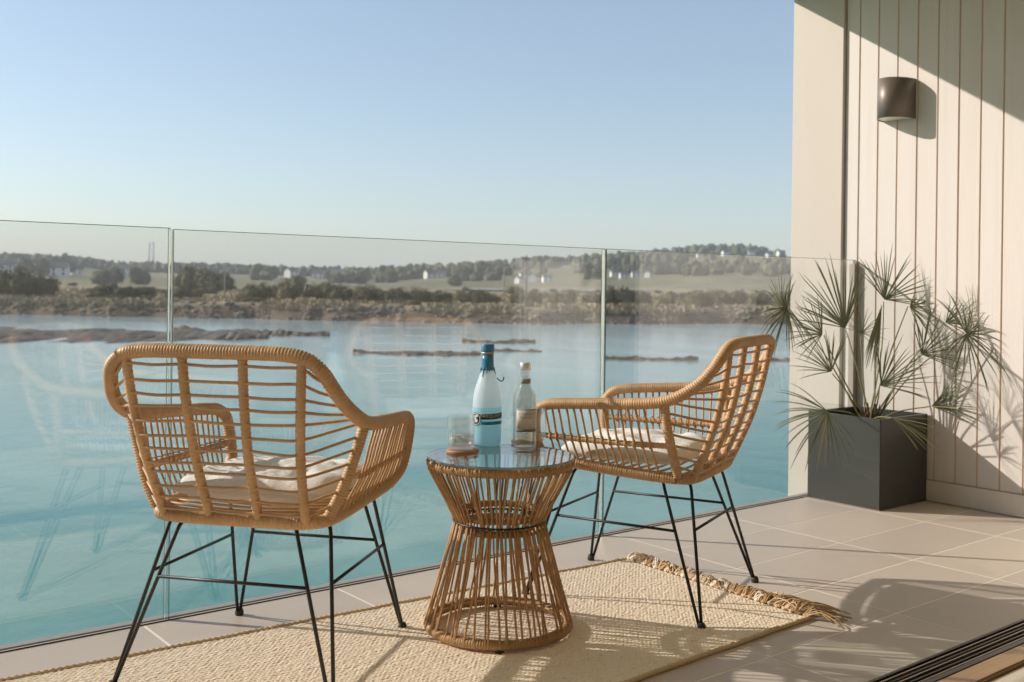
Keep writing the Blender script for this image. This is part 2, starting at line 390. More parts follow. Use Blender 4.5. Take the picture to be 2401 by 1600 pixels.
# ------------------------------------------------------------------ rug
def rug():
    fr, nr = Vector((2.575, 2.560, 0)), Vector((2.545, 1.790, 0)); fl, nl = Vector((.20, 2.665, 0)), Vector((.16, 1.69, 0))
    root = empty('jute_rug', (0, 0, .0005)); tag(root, 'woven oatmeal jute rug with fringed end under the table', 'rug')
    def P(u, v, z=0): p = nl.lerp(nr, u).lerp(fl.lerp(fr, u), v); p.z = z; return p
    t = NT('oatmeal_jute'); v = t.coords('World', (1, 1, 1)); a = t.noise(t.coords('World', (12, 60, 30)), 3.2, 4, .65); b = t.noise(v, 210, 2); c3 = t.noise(v, 7, 4)
    c = t.ramp(a, [(.27, (.52, .34, .19)), (.37, (.84, .68, .49)), (.50, (.92, .81, .66)), (.62, (.90, .76, .58)), (.71, (.80, .52, .35))])
    c = t.mix(t.ramp(b, [(.48, (0, 0, 0)), (.75, (.3, .3, .3))]), c, (.60, .46, .33)); c = t.mix(t.ramp(c3, [(.45, (0, 0, 0)), (.8, (.15, .15, .15))]), c, (.76, .60, .44))
    t.set(c, .95, 0, .1); t.bump(b, .35, .003)
    # base sheet with thickness, then weft cords laid across it
    N = 60; V = []; F = []
    for i in range(N+1):
        for vv in (0, 1): V += [P(i/N, vv, .0), P(i/N, vv, .0045)]
    for i in range(N):
        a0, a1 = 4*i, 4*i+4
        F += [(a0+1, a1+1, a1+3, a0+3), (a0, a0+2, a1+2, a1), (a0, a1, a1+1, a0+1), (a0+2, a0+3, a1+3, a1+2)]
    mesh_obj('backing', V, F, t.m, root)
    V = []; F = []; rows = 104; seg = 330; sid = 5; rr = random.Random(3)
    for r_ in range(rows):
        vv = .008 + .984*(r_+.5)/rows; base = len(V); off = rr.uniform(-.0007, .0007); ph = rr.uniform(0, 9)
        for s in range(seg+1):
            u = .002 + .996*s/seg; p = P(u, vv); wob = .0016*noise.noise(Vector((u*40, vv*30, 1.3))) + off
            kn = noise.noise(Vector((u*300 + ph, vv*200, 5))); hgt = .0046 + .0004*(1 if (s + r_) % 2 else -1) + .0017*kn
            wd_ = .0052*(1 + .25*noise.noise(Vector((u*170, vv*90, 8))))
            for k in range(sid):
                an = math.pi*k/(sid-1); V.append((p.x, p.y + wob + wd_*math.cos(an), max(.002, hgt + .0025*math.sin(an))))
        for s in range(seg):
            for k in range(sid-1):
                q = base + s*sid + k; F.append((q, q+sid, q+sid+1, q+1))
    o = mesh_obj('weft_cords', V, F, t.m, root, True); o['kind'] = 'stuff'
    brd = NT('jute_border'); f = brd.noise(brd.coords('UV', (1, .3, 1)), 130, 3); brd.set(brd.mix(f, (.58, .42, .25), (.82, .66, .46)), .95, 0, .1); brd.bump(f, .5, .004)
    for vv in (0, 1):
        pts = [P(i/40, vv, .0062) + Vector((0, .006*noise.noise(Vector((i*.9, vv*9, 2))), 0)) for i in range(41)]
        wrapped('border_cord', pts, .0068, brd.m, root, 8, .016, amp=.0018)
    # fringe: knotted tassels of loose strands
    fm = NT('fringe_yarn'); f = fm.noise(fm.coords('UV', (1, 1, 1)), 90, 3); fm.set(fm.mix(fm.rand(), fm.mix(f, (.60, .42, .25), (.72, .55, .37)), (.42, .27, .14)), .9, 0, .1)
    fw_ = NT('cream_fringe_yarn'); f = fw_.noise(fw_.coords('UV'), 90, 3); fw_.set(fw_.mix(fw_.rand(), fw_.mix(f, (.78, .68, .55), (.86, .79, .69)), (.62, .47, .32)), .9, 0, .1)
    rr = random.Random(11)
    for k in range(30):
        vv = (k+.5)/30; p = P(1, vv, .007); V = []; F = []; dark = vv < .25
        L0 = rr.uniform(.035, .075) + (.045 if vv < .2 else 0); ang = rr.gauss(-.1, .45)
        for s in range(14):
            a = ang + rr.gauss(0, .28); L = L0*rr.uniform(.6, 1.15); hh = rr.uniform(.003, .026)
            d = Vector((math.cos(a), math.sin(a), 0)); d2 = Vector((math.cos(a+rr.gauss(0, .5)), math.sin(a+rr.gauss(0, .5)), 0))
            o0 = Vector((0, rr.uniform(-.011, .011), rr.uniform(0, .006)))
            path, _ = spline([o0, o0 + d*L*.35 + Vector((0, 0, hh)), o0 + d*L*.35 + d2*L*.4 + Vector((0, 0, hh*.6)), o0 + d*L*.35 + d2*L*.75 + Vector((0, 0, -.004))], 7)
            v_, f_, _ = tube_data(path, .0021, 4); b0 = len(V); V += v_; F += [tuple(x+b0 for x in ff) for ff in f_]
        bmk = bmesh.new(); bmesh.ops.create_icosphere(bmk, subdivisions=1, radius=.0085)
        b0 = len(V); V += [Vector((v.co.x*1.1+.004, v.co.y*1.2, v.co.z*.8+.002)) for v in bmk.verts]; F += [tuple(v.index+b0 for v in ff.verts) for ff in bmk.faces]; bmk.free()
        mesh_obj('tassel', V, F, fm.m if rr.random() > .25 + .75*vv else fw_.m, root, True, p)
rug()

# ------------------------------------------------------------------ rattan chairs
def chair(loc, ang, label, seed):
    rr = random.Random(seed)
    root = empty('rattan_chair', (*loc, 0), R(ang) - math.pi/2); tag(root, label, 'chair', 'rattan armchairs on the balcony')
    cane, rod, iron = M['cane'], M['rod'], M['iron']
    half = lambda s: [(s*.02, -.345, .797), (s*.10, -.345, .797), (s*.175, -.342, .795), (s*.225, -.336, .785), (s*.258, -.325, .757), (s*.274, -.305, .722), (s*.288, -.272, .684), (s*.300, -.222, .650), (s*.304, -.168, .630),
                      (s*.302, -.08, .620), (s*.294, .04, .612), (s*.284, .15, .604), (s*.278, .205, .596), (s*.272, .238, .575), (s*.266, .248, .54), (s*.258, .247, .49), (s*.250, .235, .455), (s*.242, .19, .432), (s*.236, .10, .420), (s*.225, -.10, .406), (s*.215, -.185, .402)]
    pts = list(reversed(half(-1))) + half(1)
    wrapped('outer_frame', pts, .0165, cane, root)
    ring = [(-.215, -.185, .402), (-.19, -.214, .400), (-.13, -.222, .398), (0, -.224, .398), (.13, -.222, .398), (.19, -.214, .400), (.215, -.185, .402)]
    wrapped('rear_seat_rail', ring, .0155, cane, root)
    wrapped('front_seat_rail', [(-.243, .19, .428), (-.12, .205, .420), (0, .21, .418), (.12, .205, .420), (.243, .19, .428)], .014, cane, root)
    post = {}; side = {}
    for s in (-1, 1):
        post[s] = [Vector(p) for p in ((s*.300, -.178, .622), (s*.282, -.180, .56), (s*.255, -.188, .48), (s*.222, -.192, .412))]
        wrapped('rear_post', post[s], .0135, cane, root, 9, .007)
        side[s], _ = spline([p for p in half(s)[4:9]] + [tuple(p) for p in post[s][1:]], 80)
        mid = [Vector((s*.262, -.178, .502)), Vector((s*.268, -.05, .500)), Vector((s*.265, .10, .500)), Vector((s*.258, .238, .502))]
        wrapped('mid_rail', mid, .0085, cane, root, 8, .012, amp=.0009)
        for k in range(14):                          # arm spindles, arm to mid rail to seat rail
            t = (k+.6)/14; yt = -.135 + .355*t; yb = -.150 + .345*t
            top = Vector((s*(.303 - .05*max(0, t-.3)*.6), yt + rr.uniform(-.003, .003), .612 - .018*t)); m_ = Vector((s*(.271 - .012*t), (yt+yb)/2 + rr.uniform(-.002, .002), .502))
            bot = Vector((s*(.226 + .022*t), yb + rr.uniform(-.004, .004), .408 + .034*t*t))
            path, _ = spline([top, top.lerp(m_, .5) + Vector((s*.003, 0, 0)), m_ + Vector((s*.006, 0, 0)), bot], 9)
            tube('spindle', path, .0033, rod, root, 6)
            kn, _ = spline([m_ + Vector((s*.012*math.cos(a), .0045*math.sin(a*.5), .012*math.sin(a))) for a in (0, 1.3, 2.6, 3.9, 5.2)], 10, True)
            tube('binding', kn, .0018, rod, root, 5, True)
    ups = []
    for xt, xb in ((-.215, -.180), (-.074, -.062), (.074, .062), (.215, .180)):
        u, _ = spline([(xt, -.338, .785), (xt*.96, -.322, .68), (xt*.90, -.290, .56), (xb*1.02, -.250, .46), (xb, -.222, .400)], 60)
        ups.append(u); wrapped('upright', [u[i] for i in range(0, 60, 6)] + [u[-1]], .0115, cane, root, 9, .011, amp=.0009)
    NR = 12
    for k in range(NR):
        f = (k+.55)/NR; i1 = min(59, int(59*(f*.97)+1)); i2 = min(79, int(4 + 75*(f*.96)))
        jit = lambda: Vector((0, rr.uniform(-.001, .001), rr.uniform(-.0025, .0025)))
        p = [side[-1][i2]] + [u[i1] + Vector((0, -.006, 0)) + jit() for u in ups] + [side[1][i2]]
        # sag a little between uprights
        q = [p[0]]
        for a, b in zip(p, p[1:]):
            q += [a.lerp(b, .5) + Vector((0, -.002, -.0015)) + jit()*.6, b]
        path, _ = spline(q, 40); tube('rung', path, .0036, rod, root, 6)
    for k in range(11):                              # seat slats
        yy = -.19 + .038*k; w_ = .215 + .03*k/10
        path, _ = spline([(-w_, yy, .412), (0, yy, .402), (w_, yy, .412)], 8); tube('seat_slat', path, .004, rod, root, 6)
    # black hairpin legs
    for s in (-1, 1):
        for fr_ in (-1, 1):
            foot = Vector((s*(.272 if fr_ < 0 else .245), fr_*.285, .0))
            a = Vector((s*.145, fr_*.205, .389)); b = Vector((s*.205, fr_*.140, .391))
            ins = Vector((s*.115, fr_*.12, .391))
            lg = empty('leg'); lg.parent = root
            if fr_ > 0: a.z = b.z = ins.z = .405
            path = polyround([ins + (a-ins)*.2, a, foot + Vector((-s*.004, -fr_*.002, .014))], .03)
            tube('rod', path, .0047, iron, lg, 8)
            path = polyround([ins + (b-ins)*.2, b, foot + Vector((s*.002, -fr_*.008, .014))], .03)
            tube('rod', path, .0047, iron, lg, 8)
            lathe('foot_cap', [(.0, .0005), (.011, .0005), (.0125, .004), (.012, .012), (.009, .019), (0, .020)], M['rubber'], lg, 14, foot)
    def on(s, fr_, which, z):
        foot = Vector((s*(.272 if fr_ < 0 else .245), fr_*.285, .014)); tp = Vector((s*.145, fr_*.205, .39)) if which else Vector((s*.205, fr_*.140, .39))
        return foot.lerp(tp, (z-.014)/.376)
    for s in (-1, 1): tube('brace', [on(s, -1, 0, .255), on(s, 1, 0, .255)], .0042, iron, root, 8)
    for fr_ in (-1, 1): tube('brace', [on(-1, fr_, 1, .255), on(1, fr_, 1, .255)], .0042, iron, root, 8)
    return root
CH1 = ((1.186, 2.428), 38.7); CH2 = ((2.368, 2.284), 112.7)
chair(*CH1, 'rattan armchair facing the water with its slatted back towards the room', 21)
chair(*CH2, 'rattan armchair turned sideways beside the potted palm', 22)

def cushion(loc, ang, label, seed):
    N = 30; V = []; F = []; rr = Vector((seed*3.1, seed*1.7, 0)); c, s_ = math.cos(R(ang)-math.pi/2), math.sin(R(ang)-math.pi/2)
    tuft = [(-.09, -.08), (.09, -.08), (-.09, .09), (.09, .09)]
    for side in (1, -1):
        for i in range(N+1):
            for j in range(N+1):
                u, v = i/N*2-1, j/N*2-1
                x, y = u*.205*(1-.06*v*v), v*.20*(1-.05*u*u)
                e = max(0, 1-abs(u)**5)*max(0, 1-abs(v)**5); h = .036*e**.45
                if side > 0:
                    for a, b in tuft: h -= .017*math.exp(-((x-a)**2+(y-b)**2)/.0016)
                    h += .013*noise.noise(Vector((x*13, y*13, 0)) + rr)*e + .010*noise.noise(Vector((x*38, y*22, 3)) + rr)*e + .005*abs(noise.noise(Vector((x*60, y*75, 6)) + rr))*e
                    z = .452 + h
                else: z = .452 - h*.8
                V.append((x + .004*noise.noise(Vector((u*3, v*3, 9))+rr), y + .012, z))
    n2 = (N+1)**2
    for i in range(N):
        for j in range(N):
            a = i*(N+1)+j; F.append((a, a+N+1, a+N+2, a+1)); F.append((n2+a, n2+a+1, n2+a+N+2, n2+a+N+1))
    bm = bmesh.new(); vv = [bm.verts.new(v) for v in V]
    for f in F: bm.faces.new([vv[i] for i in f])
    bmesh.ops.remove_doubles(bm, verts=bm.verts[:], dist=.0008)
    o = bm_obj('seat_cushion', bm, M['linen'], None, True, (*loc, 0)); o.rotation_euler.z = R(ang)-math.pi/2
    tag(o, label, 'cushion', 'white seat cushions')
t = NT('white_linen'); v = t.coords('Object'); f = t.noise(v, 26, 5, .6, .4); g = t.noise(v, 900, 1)
t.set(t.mix(f, (.70, .66, .61), (.80, .77, .73)), .9, 0, .15); t.bump(f, .35, .012); M['linen'] = t.m
cushion(*CH1, 'creased white cushion on the chair facing the water', 1)
cushion(*CH2, 'white cushion on the chair beside the potted palm', 2)

# ------------------------------------------------------------------ side table
TC = Vector((1.768, 2.249, 0))
tb = empty('rattan_side_table', (TC.x, TC.y, .009)); tag(tb, 'hourglass rattan side table with round glass top', 'table')
def circ(r, z, n=48): return [(r*math.cos(2*math.pi*i/n), r*math.sin(2*math.pi*i/n), z) for i in range(n)]
wrapped('top_ring', circ(.192, .458), .0125, M['tablecane'], tb, 9, .0068, True)
wrapped('waist_ring', circ(.118, .318), .0095, M['tablecane'], tb, 8, .0065, True)
wrapped('waist_ring', circ(.112, .282), .0105, M['tablecane'], tb, 8, .0065, True)
tube('waist_hoop', [Vector(p) for p in circ(.128, .300)], .003, M['iron'], tb, 6, True)
wrapped('base_ring', circ(.192, .016), .0135, M['tablecane'], tb, 9, .0068, True)
tube('inner_hoop', [Vector(p) for p in circ(.176, .020)], .004, M['tablerod'], tb, 6, True)
rr = random.Random(5); NU = 76
for k in range(NU):
    a = 2*math.pi*(k + rr.uniform(-.28, .28) + (.22 if k % 2 else -.1))/NU; a2 = a + rr.gauss(0, .05)
    path, _ = spline([(.203*math.cos(a), .203*math.sin(a), .468), (.200*math.cos(a), .200*math.sin(a), .446), (.160*math.cos((a+a2)/2), .160*math.sin((a+a2)/2), .372), (.131*math.cos(a2), .131*math.sin(a2), .315), (.122*math.cos(a2), .122*math.sin(a2), .292)], 8)
    tube('upper_spindle', path, .0031, M['tablerod'], tb, 6)
NL = 68
for k in range(NL):
    a = 2*math.pi*(k + rr.uniform(-.3, .3) + (.24 if k % 2 else -.12))/NL; a2 = a + rr.gauss(0, .07)
    path, _ = spline([(.124*math.cos(a), .124*math.sin(a), .300), (.133*math.cos(a), .133*math.sin(a), .262), (.168*math.cos((a+a2)/2), .168*math.sin((a+a2)/2), .135), (.199*math.cos(a2), .199*math.sin(a2), .03), (.204*math.cos(a2), .204*math.sin(a2), .012)], 8)
    tube('lower_spindle', path, .0032, M['tablerod'], tb, 6)
for k in range(4):
    a = R(38 + 90*k + 195); lathe('foot', [(0, -.0085), (.011, -.0085), (.012, 0), (.009, .006), (0, .006)], M['rubber'], tb, 12, (.192*math.cos(a), .192*math.sin(a), .0))
gt = lathe('glass_top', [(.0, .4705), (.2015, .4705), (.2032, .4718), (.2032, .4752), (.2015, .4765), (.0, .4765)], [M['tabletop'], M['edge']], tb, 72, midx=[0, 1, 1, 1, 0])
gt.data.polygons.foreach_set('use_smooth', [False]*len(gt.data.polygons))
ZT = .009 + .4770

# ------------------------------------------------------------------ things on the table
def rel(px, py, z=ZT):
    d = ray(px, py); return EYEV + d*((z-EYE)/d.z)
cork = NT('stained_wood'); f = cork.noise(cork.coords('Object', (1, 6, 1)), 30, 4); cork.set(cork.mix(f, (.36, .16, .06), (.50, .25, .10)), .5); cork = cork.m
def coaster(p, label):
    o = lathe('coaster', [(0, 0), (.043, 0), (.0452, .0015), (.0455, .0085), (.044, .0100), (0, .0100)], cork, None, 40, p); tag(o, label, 'coaster', 'round wooden coasters'); return o
c1 = rel(1085, 1062); c2 = rel(1234, 1039)
coaster(c1, 'round wooden coaster under the tumbler of iced drink'); coaster(c2, 'round wooden coaster behind the clear bottle')
def tumbler(p, label, drink):
    root = empty('tumbler', p); tag(root, label, 'glass', 'clear glass tumblers')
    h = .093; r = .0385
    lathe('glass_body', [(0, .0008), (r-.004, .0008), (r-.001, .003), (r, .008), (r, h-.001), (r-.0008, h), (r-.002, h-.001), (r-.0022, .014), (r-.004, .011), (0, .0105)], M['tumbler'], root, 40)
    if drink:
        lathe('drink', [(0, .0115), (r-.0045, .0115), (r-.003, .0145), (r-.003, .040), (0, .040)], m_glass('clear_drink', (.95, .95, .94), .10, .08, .30), root, 32)
        for x, y, z, a in ((-.012, .006, .028, .4), (.012, -.006, .030, 1.1), (.004, .014, .026, .1)):
            bm = bmesh.new(); bmesh.ops.create_cube(bm, size=.019); bmesh.ops.bevel(bm, geom=bm.edges[:], offset=.003, segments=2, affect='EDGES')
            o = bm_obj('ice_cube', bm, m_glass('ice', (.95, .96, .97), .22, .12), root, True, (x, y, z)); o.rotation_euler = (a, a*.7, a*1.3)
tumbler(c1 + Vector((-.004, .004, .0105)), 'short clear tumbler half full of iced drink on its coaster', True)
tumbler(c2 + Vector((.016, -.012, .0105)), 'short clear tumbler standing behind the clear bottle', False)

def text_mesh(s, size, mat, parent, radius, z, a0, name='lettering', spacing=1.0):
    cu = bpy.data.curves.new('txt', 'FONT'); cu.body = s; cu.size = size; cu.align_x = 'CENTER'; cu.align_y = 'CENTER'; cu.space_character = spacing
    ob = bpy.data.objects.new('txt', cu); col.objects.link(ob); dg = bpy.context.evaluated_depsgraph_get(); me = bpy.data.meshes.new_from_object(ob.evaluated_get(dg))
    bpy.data.objects.remove(ob); bpy.data.curves.remove(cu)
    for v in me.vertices:
        a = a0 + v.co.x/radius; v.co = Vector((radius*math.cos(a), radius*math.sin(a), z + v.co.y))
    me.materials.clear(); me.materials.append(mat); me.name = name
    return link(bpy.data.objects.new(name, me), parent)
def band(name, r, z0, z1, a0, a1, mat, parent, tilt=0, n=28):
    V = []; F = []
    for i in range(n+1):
        a = a0 + (a1-a0)*i/n; dz = tilt*(i/n-.5)
        for rr_, z in ((r, z0), (r, z1), (r-.0008, z0), (r-.0008, z1)): V.append((rr_*math.cos(a), rr_*math.sin(a), z+dz))
    for i in range(n):
        b = 4*i; F += [(b, b+4, b+5, b+1), (b+2, b+3, b+7, b+6), (b+1, b+5, b+7, b+3), (b, b+2, b+6, b+4)]
    F += [(0, 1, 3, 2), (4*n, 4*n+2, 4*n+3, 4*n+1)]
    return mesh_obj(name, V, F, mat, parent, True)
def disc_on(name, r, z, a0, rad, mat, parent, n=24, lift=0.0, inner=0.0):
    V = []; F = []; R_ = r + lift
    for i in range(n):
        t = 2*math.pi*i/n
        for q in (inner, rad): V.append((R_*math.cos(a0+q*math.cos(t)/r), R_*math.sin(a0+q*math.cos(t)/r), z+q*math.sin(t)))
    for i in range(n):
        j = (i+1) % n; F.append((2*i, 2*i+1, 2*j+1, 2*j))
    return mesh_obj(name, V, F, mat, parent, True)
# blue bottle: frosted glass, wax top, dark label
gp = rel(1141, 1042); gin = empty('blue_bottle', gp); gin.scale = (1, 1, .945); tag(gin, 'frosted pale blue bottle with blue wax top and dark label band', 'bottle')
toCam = math.atan2(-gp.y, -gp.x)
def m_frost(name, c1, c2):
    t = NT(name); f = t.noise(t.coords('Object'), 30, 3); c = t.mix(f, c1, c2); t.set(c, .28, 0, .5)
    tl = t.new('BsdfTranslucent'); t.link(c, tl.inputs[0]); mx = t.new('MixShader'); mx.inputs[0].default_value = .5
    t.link(t.p.outputs[0], mx.inputs[1]); t.link(tl.outputs[0], mx.inputs[2]); t.link(mx.outputs[0], t.out.inputs['Surface']); return t.m
frost = m_frost('frosted_glass', (.80, .90, .95), (.86, .94, .97)); liqm = m_frost('frosted_blue_glass', (.46, .78, .91), (.55, .83, .93))
prof = [(0, .0), (.036, .0), (.0405, .004), (.042, .012), (.0425, .09), (.0428, .118), (.0418, .140), (.0388, .162), (.0335, .184), (.0275, .203), (.0215, .222), (.0178, .240), (.0165, .26), (.0162, .283), (0, .2832)]
lathe('glass_body', prof, [frost, liqm], gin, 48, midx=[1]*5 + [0]*9)
blue = m_simple('blue_wax', (.035, .20, .36), .32, 0, .25, 60); teal = m_simple('teal_print', (.02, .30, .38), .5)
lathe('wax_neck', [(.0205, .231), (.0195, .2355), (.0187, .243), (.0177, .262), (.0175, .281), (0, .2815)], blue, gin, 28)
lathe('neck_ring', [(.0174, .2812), (.0186, .2815), (.0186, .287), (.0172, .2874), (0, .2875)], m_simple('copper_band', (.55, .33, .22), .4, .4), gin, 28)
lathe('cap', [(.0172, .2872), (.0192, .288), (.0196, .292), (.0194, .309), (.0182, .3115), (0, .312)], blue, gin, 32)
rr = random.Random(2)
for k in range(13):                                  # wax runs down the shoulder
    a = 2*math.pi*k/13 + rr.uniform(-.12, .12); L = rr.uniform(.006, .026); pts = []
    for i in range(5):
        z = .238 - L*i/4; r_ = .0008 + (.0178 + (.240 - z)*.205 if z > .222 else .0215 + (.222-z)*.315); pts.append((r_*math.cos(a), r_*math.sin(a), z))
    path, _ = spline(pts, 8); tube('wax_drip', path, lambda t_, l, i: .0026*(1-.55*t_), blue, gin, 6)
ra = toCam + R(100); path, _ = spline([(.028*math.cos(ra), .028*math.sin(ra), .206), (.040*math.cos(ra), .040*math.sin(ra), .196), (.047*math.cos(ra), .047*math.sin(ra), .199), (.049*math.cos(ra), .049*math.sin(ra), .209)], 12)
tube('pull_tab', path, .0018, blue, gin, 6)
ink = m_simple('dark_label', (.03, .035, .04), .55); pale = m_simple('silver_print', (.70, .70, .66), .45)
lc = toCam + R(14)
band('label_band', .0434, .083, .100, lc - R(62), lc + R(75), ink, gin, .004)
text_mesh("TARQUIN'S", .0135, pale, gin, .0438, .0925, lc + R(4), spacing=1.05)
band('label_stripe', .0432, .066, .076, lc - R(38), lc + R(70), teal, gin)
ea = toCam - R(50)
disc_on('emblem', .0436, .082, ea, .0205, ink, gin, lift=.0003); disc_on('emblem_ring', .0436, .082, ea, .0185, pale, gin, lift=.0009, inner=.0165)
for z, q, r_ in ((.087, -.003, .007), (.078, .004, .006), (.0725, -.006, .0045), (.0925, .006, .0045)): disc_on('emblem_figure', .0436, z, ea + q/.0436, r_, pale, gin, 10, .0011)
# clear bottle with grey label
tp = rel(1229, 1053); ton = empty('clear_bottle', tp); ton.scale = (1.09, 1.09, 1); tag(ton, 'slim clear glass bottle with silver cap and grey label', 'bottle')
tc = math.atan2(-tp.y, -tp.x)
clear = m_glass('clear_bottle_glass', (.93, .94, .93), .09, .01)
prof = [(0, .001), (.026, .001), (.0295, .004), (.031, .012), (.0312, .150), (.0300, .158), (.0255, .167), (.0190, .176), (.0160, .186), (.0150, .205), (.0140, .216), (.0150, .219), (.0150, .224), (.0135, .226), (.0130, .240), (.0105, .240), (.0110, .220), (.0125, .190), (.0165, .173), (.0275, .154), (.0285, .146), (.0285, .014), (.024, .008), (0, .011)]
lathe('glass_body', prof, clear, ton, 40)
lathe('tonic_water', [(0, .0115), (.0235, .0095), (.0280, .0145), (.0280, .145), (.0270, .153), (.0160, .172), (.0120, .190), (0, .190)], m_glass('tonic', (.92, .93, .93), .07, .02), ton, 32)
silver = m_simple('silver_cap', (.80, .79, .77), .3, .7)
lathe('cap', [(.0145, .2265), (.0152, .229), (.0148, .2445), (.0135, .2475), (0, .248)], silver, ton, 28)
greyl = m_simple('grey_label_paper', (.62, .57, .53), .6, var=.05); dk = m_simple('olive_print', (.16, .15, .11), .5)
lb = tc + R(12)
band('label', .0318, .058, .118, lb - R(52), lb + R(56), greyl, ton); band('label_line', .0321, .115, .1165, lb - R(52), lb + R(56), dk, ton); band('label_foot', .0321, .053, .0605, lb - R(52), lb + R(56), dk, ton)
band('neck_label', .0153, .188, .202, tc - R(40), tc + R(80), m_simple('olive_neck_label', (.26, .245, .17), .5), ton)
text_mesh('LONDON', .0085, dk, ton, .0323, .1035, lb, spacing=1.35); text_mesh('ESSENCE', .0085, dk, ton, .0323, .0935, lb, spacing=1.2)

# ------------------------------------------------------------------ planter and palm
px0, px1, py0, py1, ph = 4.045, 4.428, 2.492, 2.862, .396
pt = empty('square_planter', ((px0+px1)/2, (py0+py1)/2, 0)); tag(pt, 'dark grey square planter holding the palm in the corner', 'planter')
hw, hd = (px1-px0)/2, (py1-py0)/2
pm = NT('charcoal_composite'); f = pm.noise(pm.coords('Object'), 4, 5); g = pm.noise(pm.coords('Object'), 300, 2)
pm.set(pm.mix(f, (.034, .035, .031), (.048, .049, .044)), .33, 0, .5); pm.set(pm.mix(pm.ramp(pm.noise(pm.coords('Object', (1, 1, 2.5)), 7, 6, .7, .6), [(.56, (0, 0, 0)), (.72, (.3, .3, .3))]), pm.mix(f, (.034, .035, .031), (.048, .049, .044)), (.11, .105, .095))); pm.bump(g, .08, .001); pm = pm.m
bm = bmesh.new(); wl_ = .014
loops = []
for x, y_, z in ((hw, hd, .004), (hw, hd, ph), (hw-wl_, hd-wl_, ph), (hw-wl_, hd-wl_, .28)):
    loops.append([bm.verts.new((sx*x, sy*y_, z)) for sx, sy in ((-1, -1), (1, -1), (1, 1), (-1, 1))])
for a, b in zip(loops, loops[1:]):
    for i in range(4): bm.faces.new((a[i], a[(i+1) % 4], b[(i+1) % 4], b[i]))
bm.faces.new(list(reversed(loops[0]))); bm.faces.new(loops[3])
bmesh.ops.bevel(bm, geom=[e for e in bm.edges if e.calc_face_angle(0) > .5 and max(v.co.z for v in e.verts) > .3 or abs(e.verts[0].co.z-e.verts[1].co.z) > .3], offset=.003, segments=2, affect='EDGES')
bm_obj('pot', bm, pm, pt)
box('base_strip', (-hw+.006, -hd+.006, .0005), (hw-.006, hd-.006, .0045), M['alulight'], pt)
V = []; F = []; N = 24
for i in range(N+1):
    for j in range(N+1):
        x = (i/N*2-1)*(hw-.015); y_ = (j/N*2-1)*(hd-.015); V.append((x, y_, .335 + .012*noise.noise(Vector((x*25, y_*25, 0)))))
for i in range(N):
    for j in range(N): a = i*(N+1)+j; F.append((a, a+N+1, a+N+2, a+1))
mesh_obj('soil', V, F, m_simple('dark_soil', (.05, .035, .025), .95, scale=80, bump=.8), pt)

leafm = NT('palm_leaf'); f = leafm.noise(leafm.coords('Object'), 14, 3)
c = leafm.mix(f, (.15, .165, .10), (.26, .275, .185)); c = leafm.mix(leafm.math('MULTIPLY', leafm.rand(), .45), c, (.27, .27, .18)); leafm.set(c, .5, 0, .35)
trn = leafm.new('BsdfTranslucent'); trn.inputs[0].default_value = (.16, .18, .06, 1); mxs = leafm.new('MixShader'); mxs.inputs[0].default_value = .22
leafm.link(leafm.p.outputs[0], mxs.inputs[1]); leafm.link(trn.outputs[0], mxs.inputs[2]); leafm.link(mxs.outputs[0], leafm.out.inputs['Surface']); leafm = leafm.m
dryl = m_simple('dry_palm_tip', (.42, .38, .22), .6)
stalkm = m_simple('palm_stalk', (.20, .19, .085), .5, scale=30)
base = Vector(((px0+px1)/2 - .01, (py0+py1)/2 - .01, .33))
palm = empty('fan_palm', base); tag(palm, 'fan palm with spiky green fronds growing in the planter', 'palm')
V = []; F = []
for k in range(26):
    a = rnd.uniform(0, 6.28); r0 = rnd.uniform(.01, .035); p = [(r0*math.cos(a), r0*math.sin(a), 0), (r0*1.1*math.cos(a), r0*1.1*math.sin(a), .05), (r0*1.5*math.cos(a+.2), r0*1.5*math.sin(a+.2), rnd.uniform(.06, .11))]
    path, _ = spline(p, 5); v_, f_, _ = tube_data(path, lambda t_, l, i: .008*(1-.7*t_), 5); b0 = len(V); V += v_; F += [tuple(x+b0 for x in ff) for ff in f_]
mesh_obj('trunk', V, F, m_simple('palm_fibre', (.16, .11, .06), .9), palm, True)
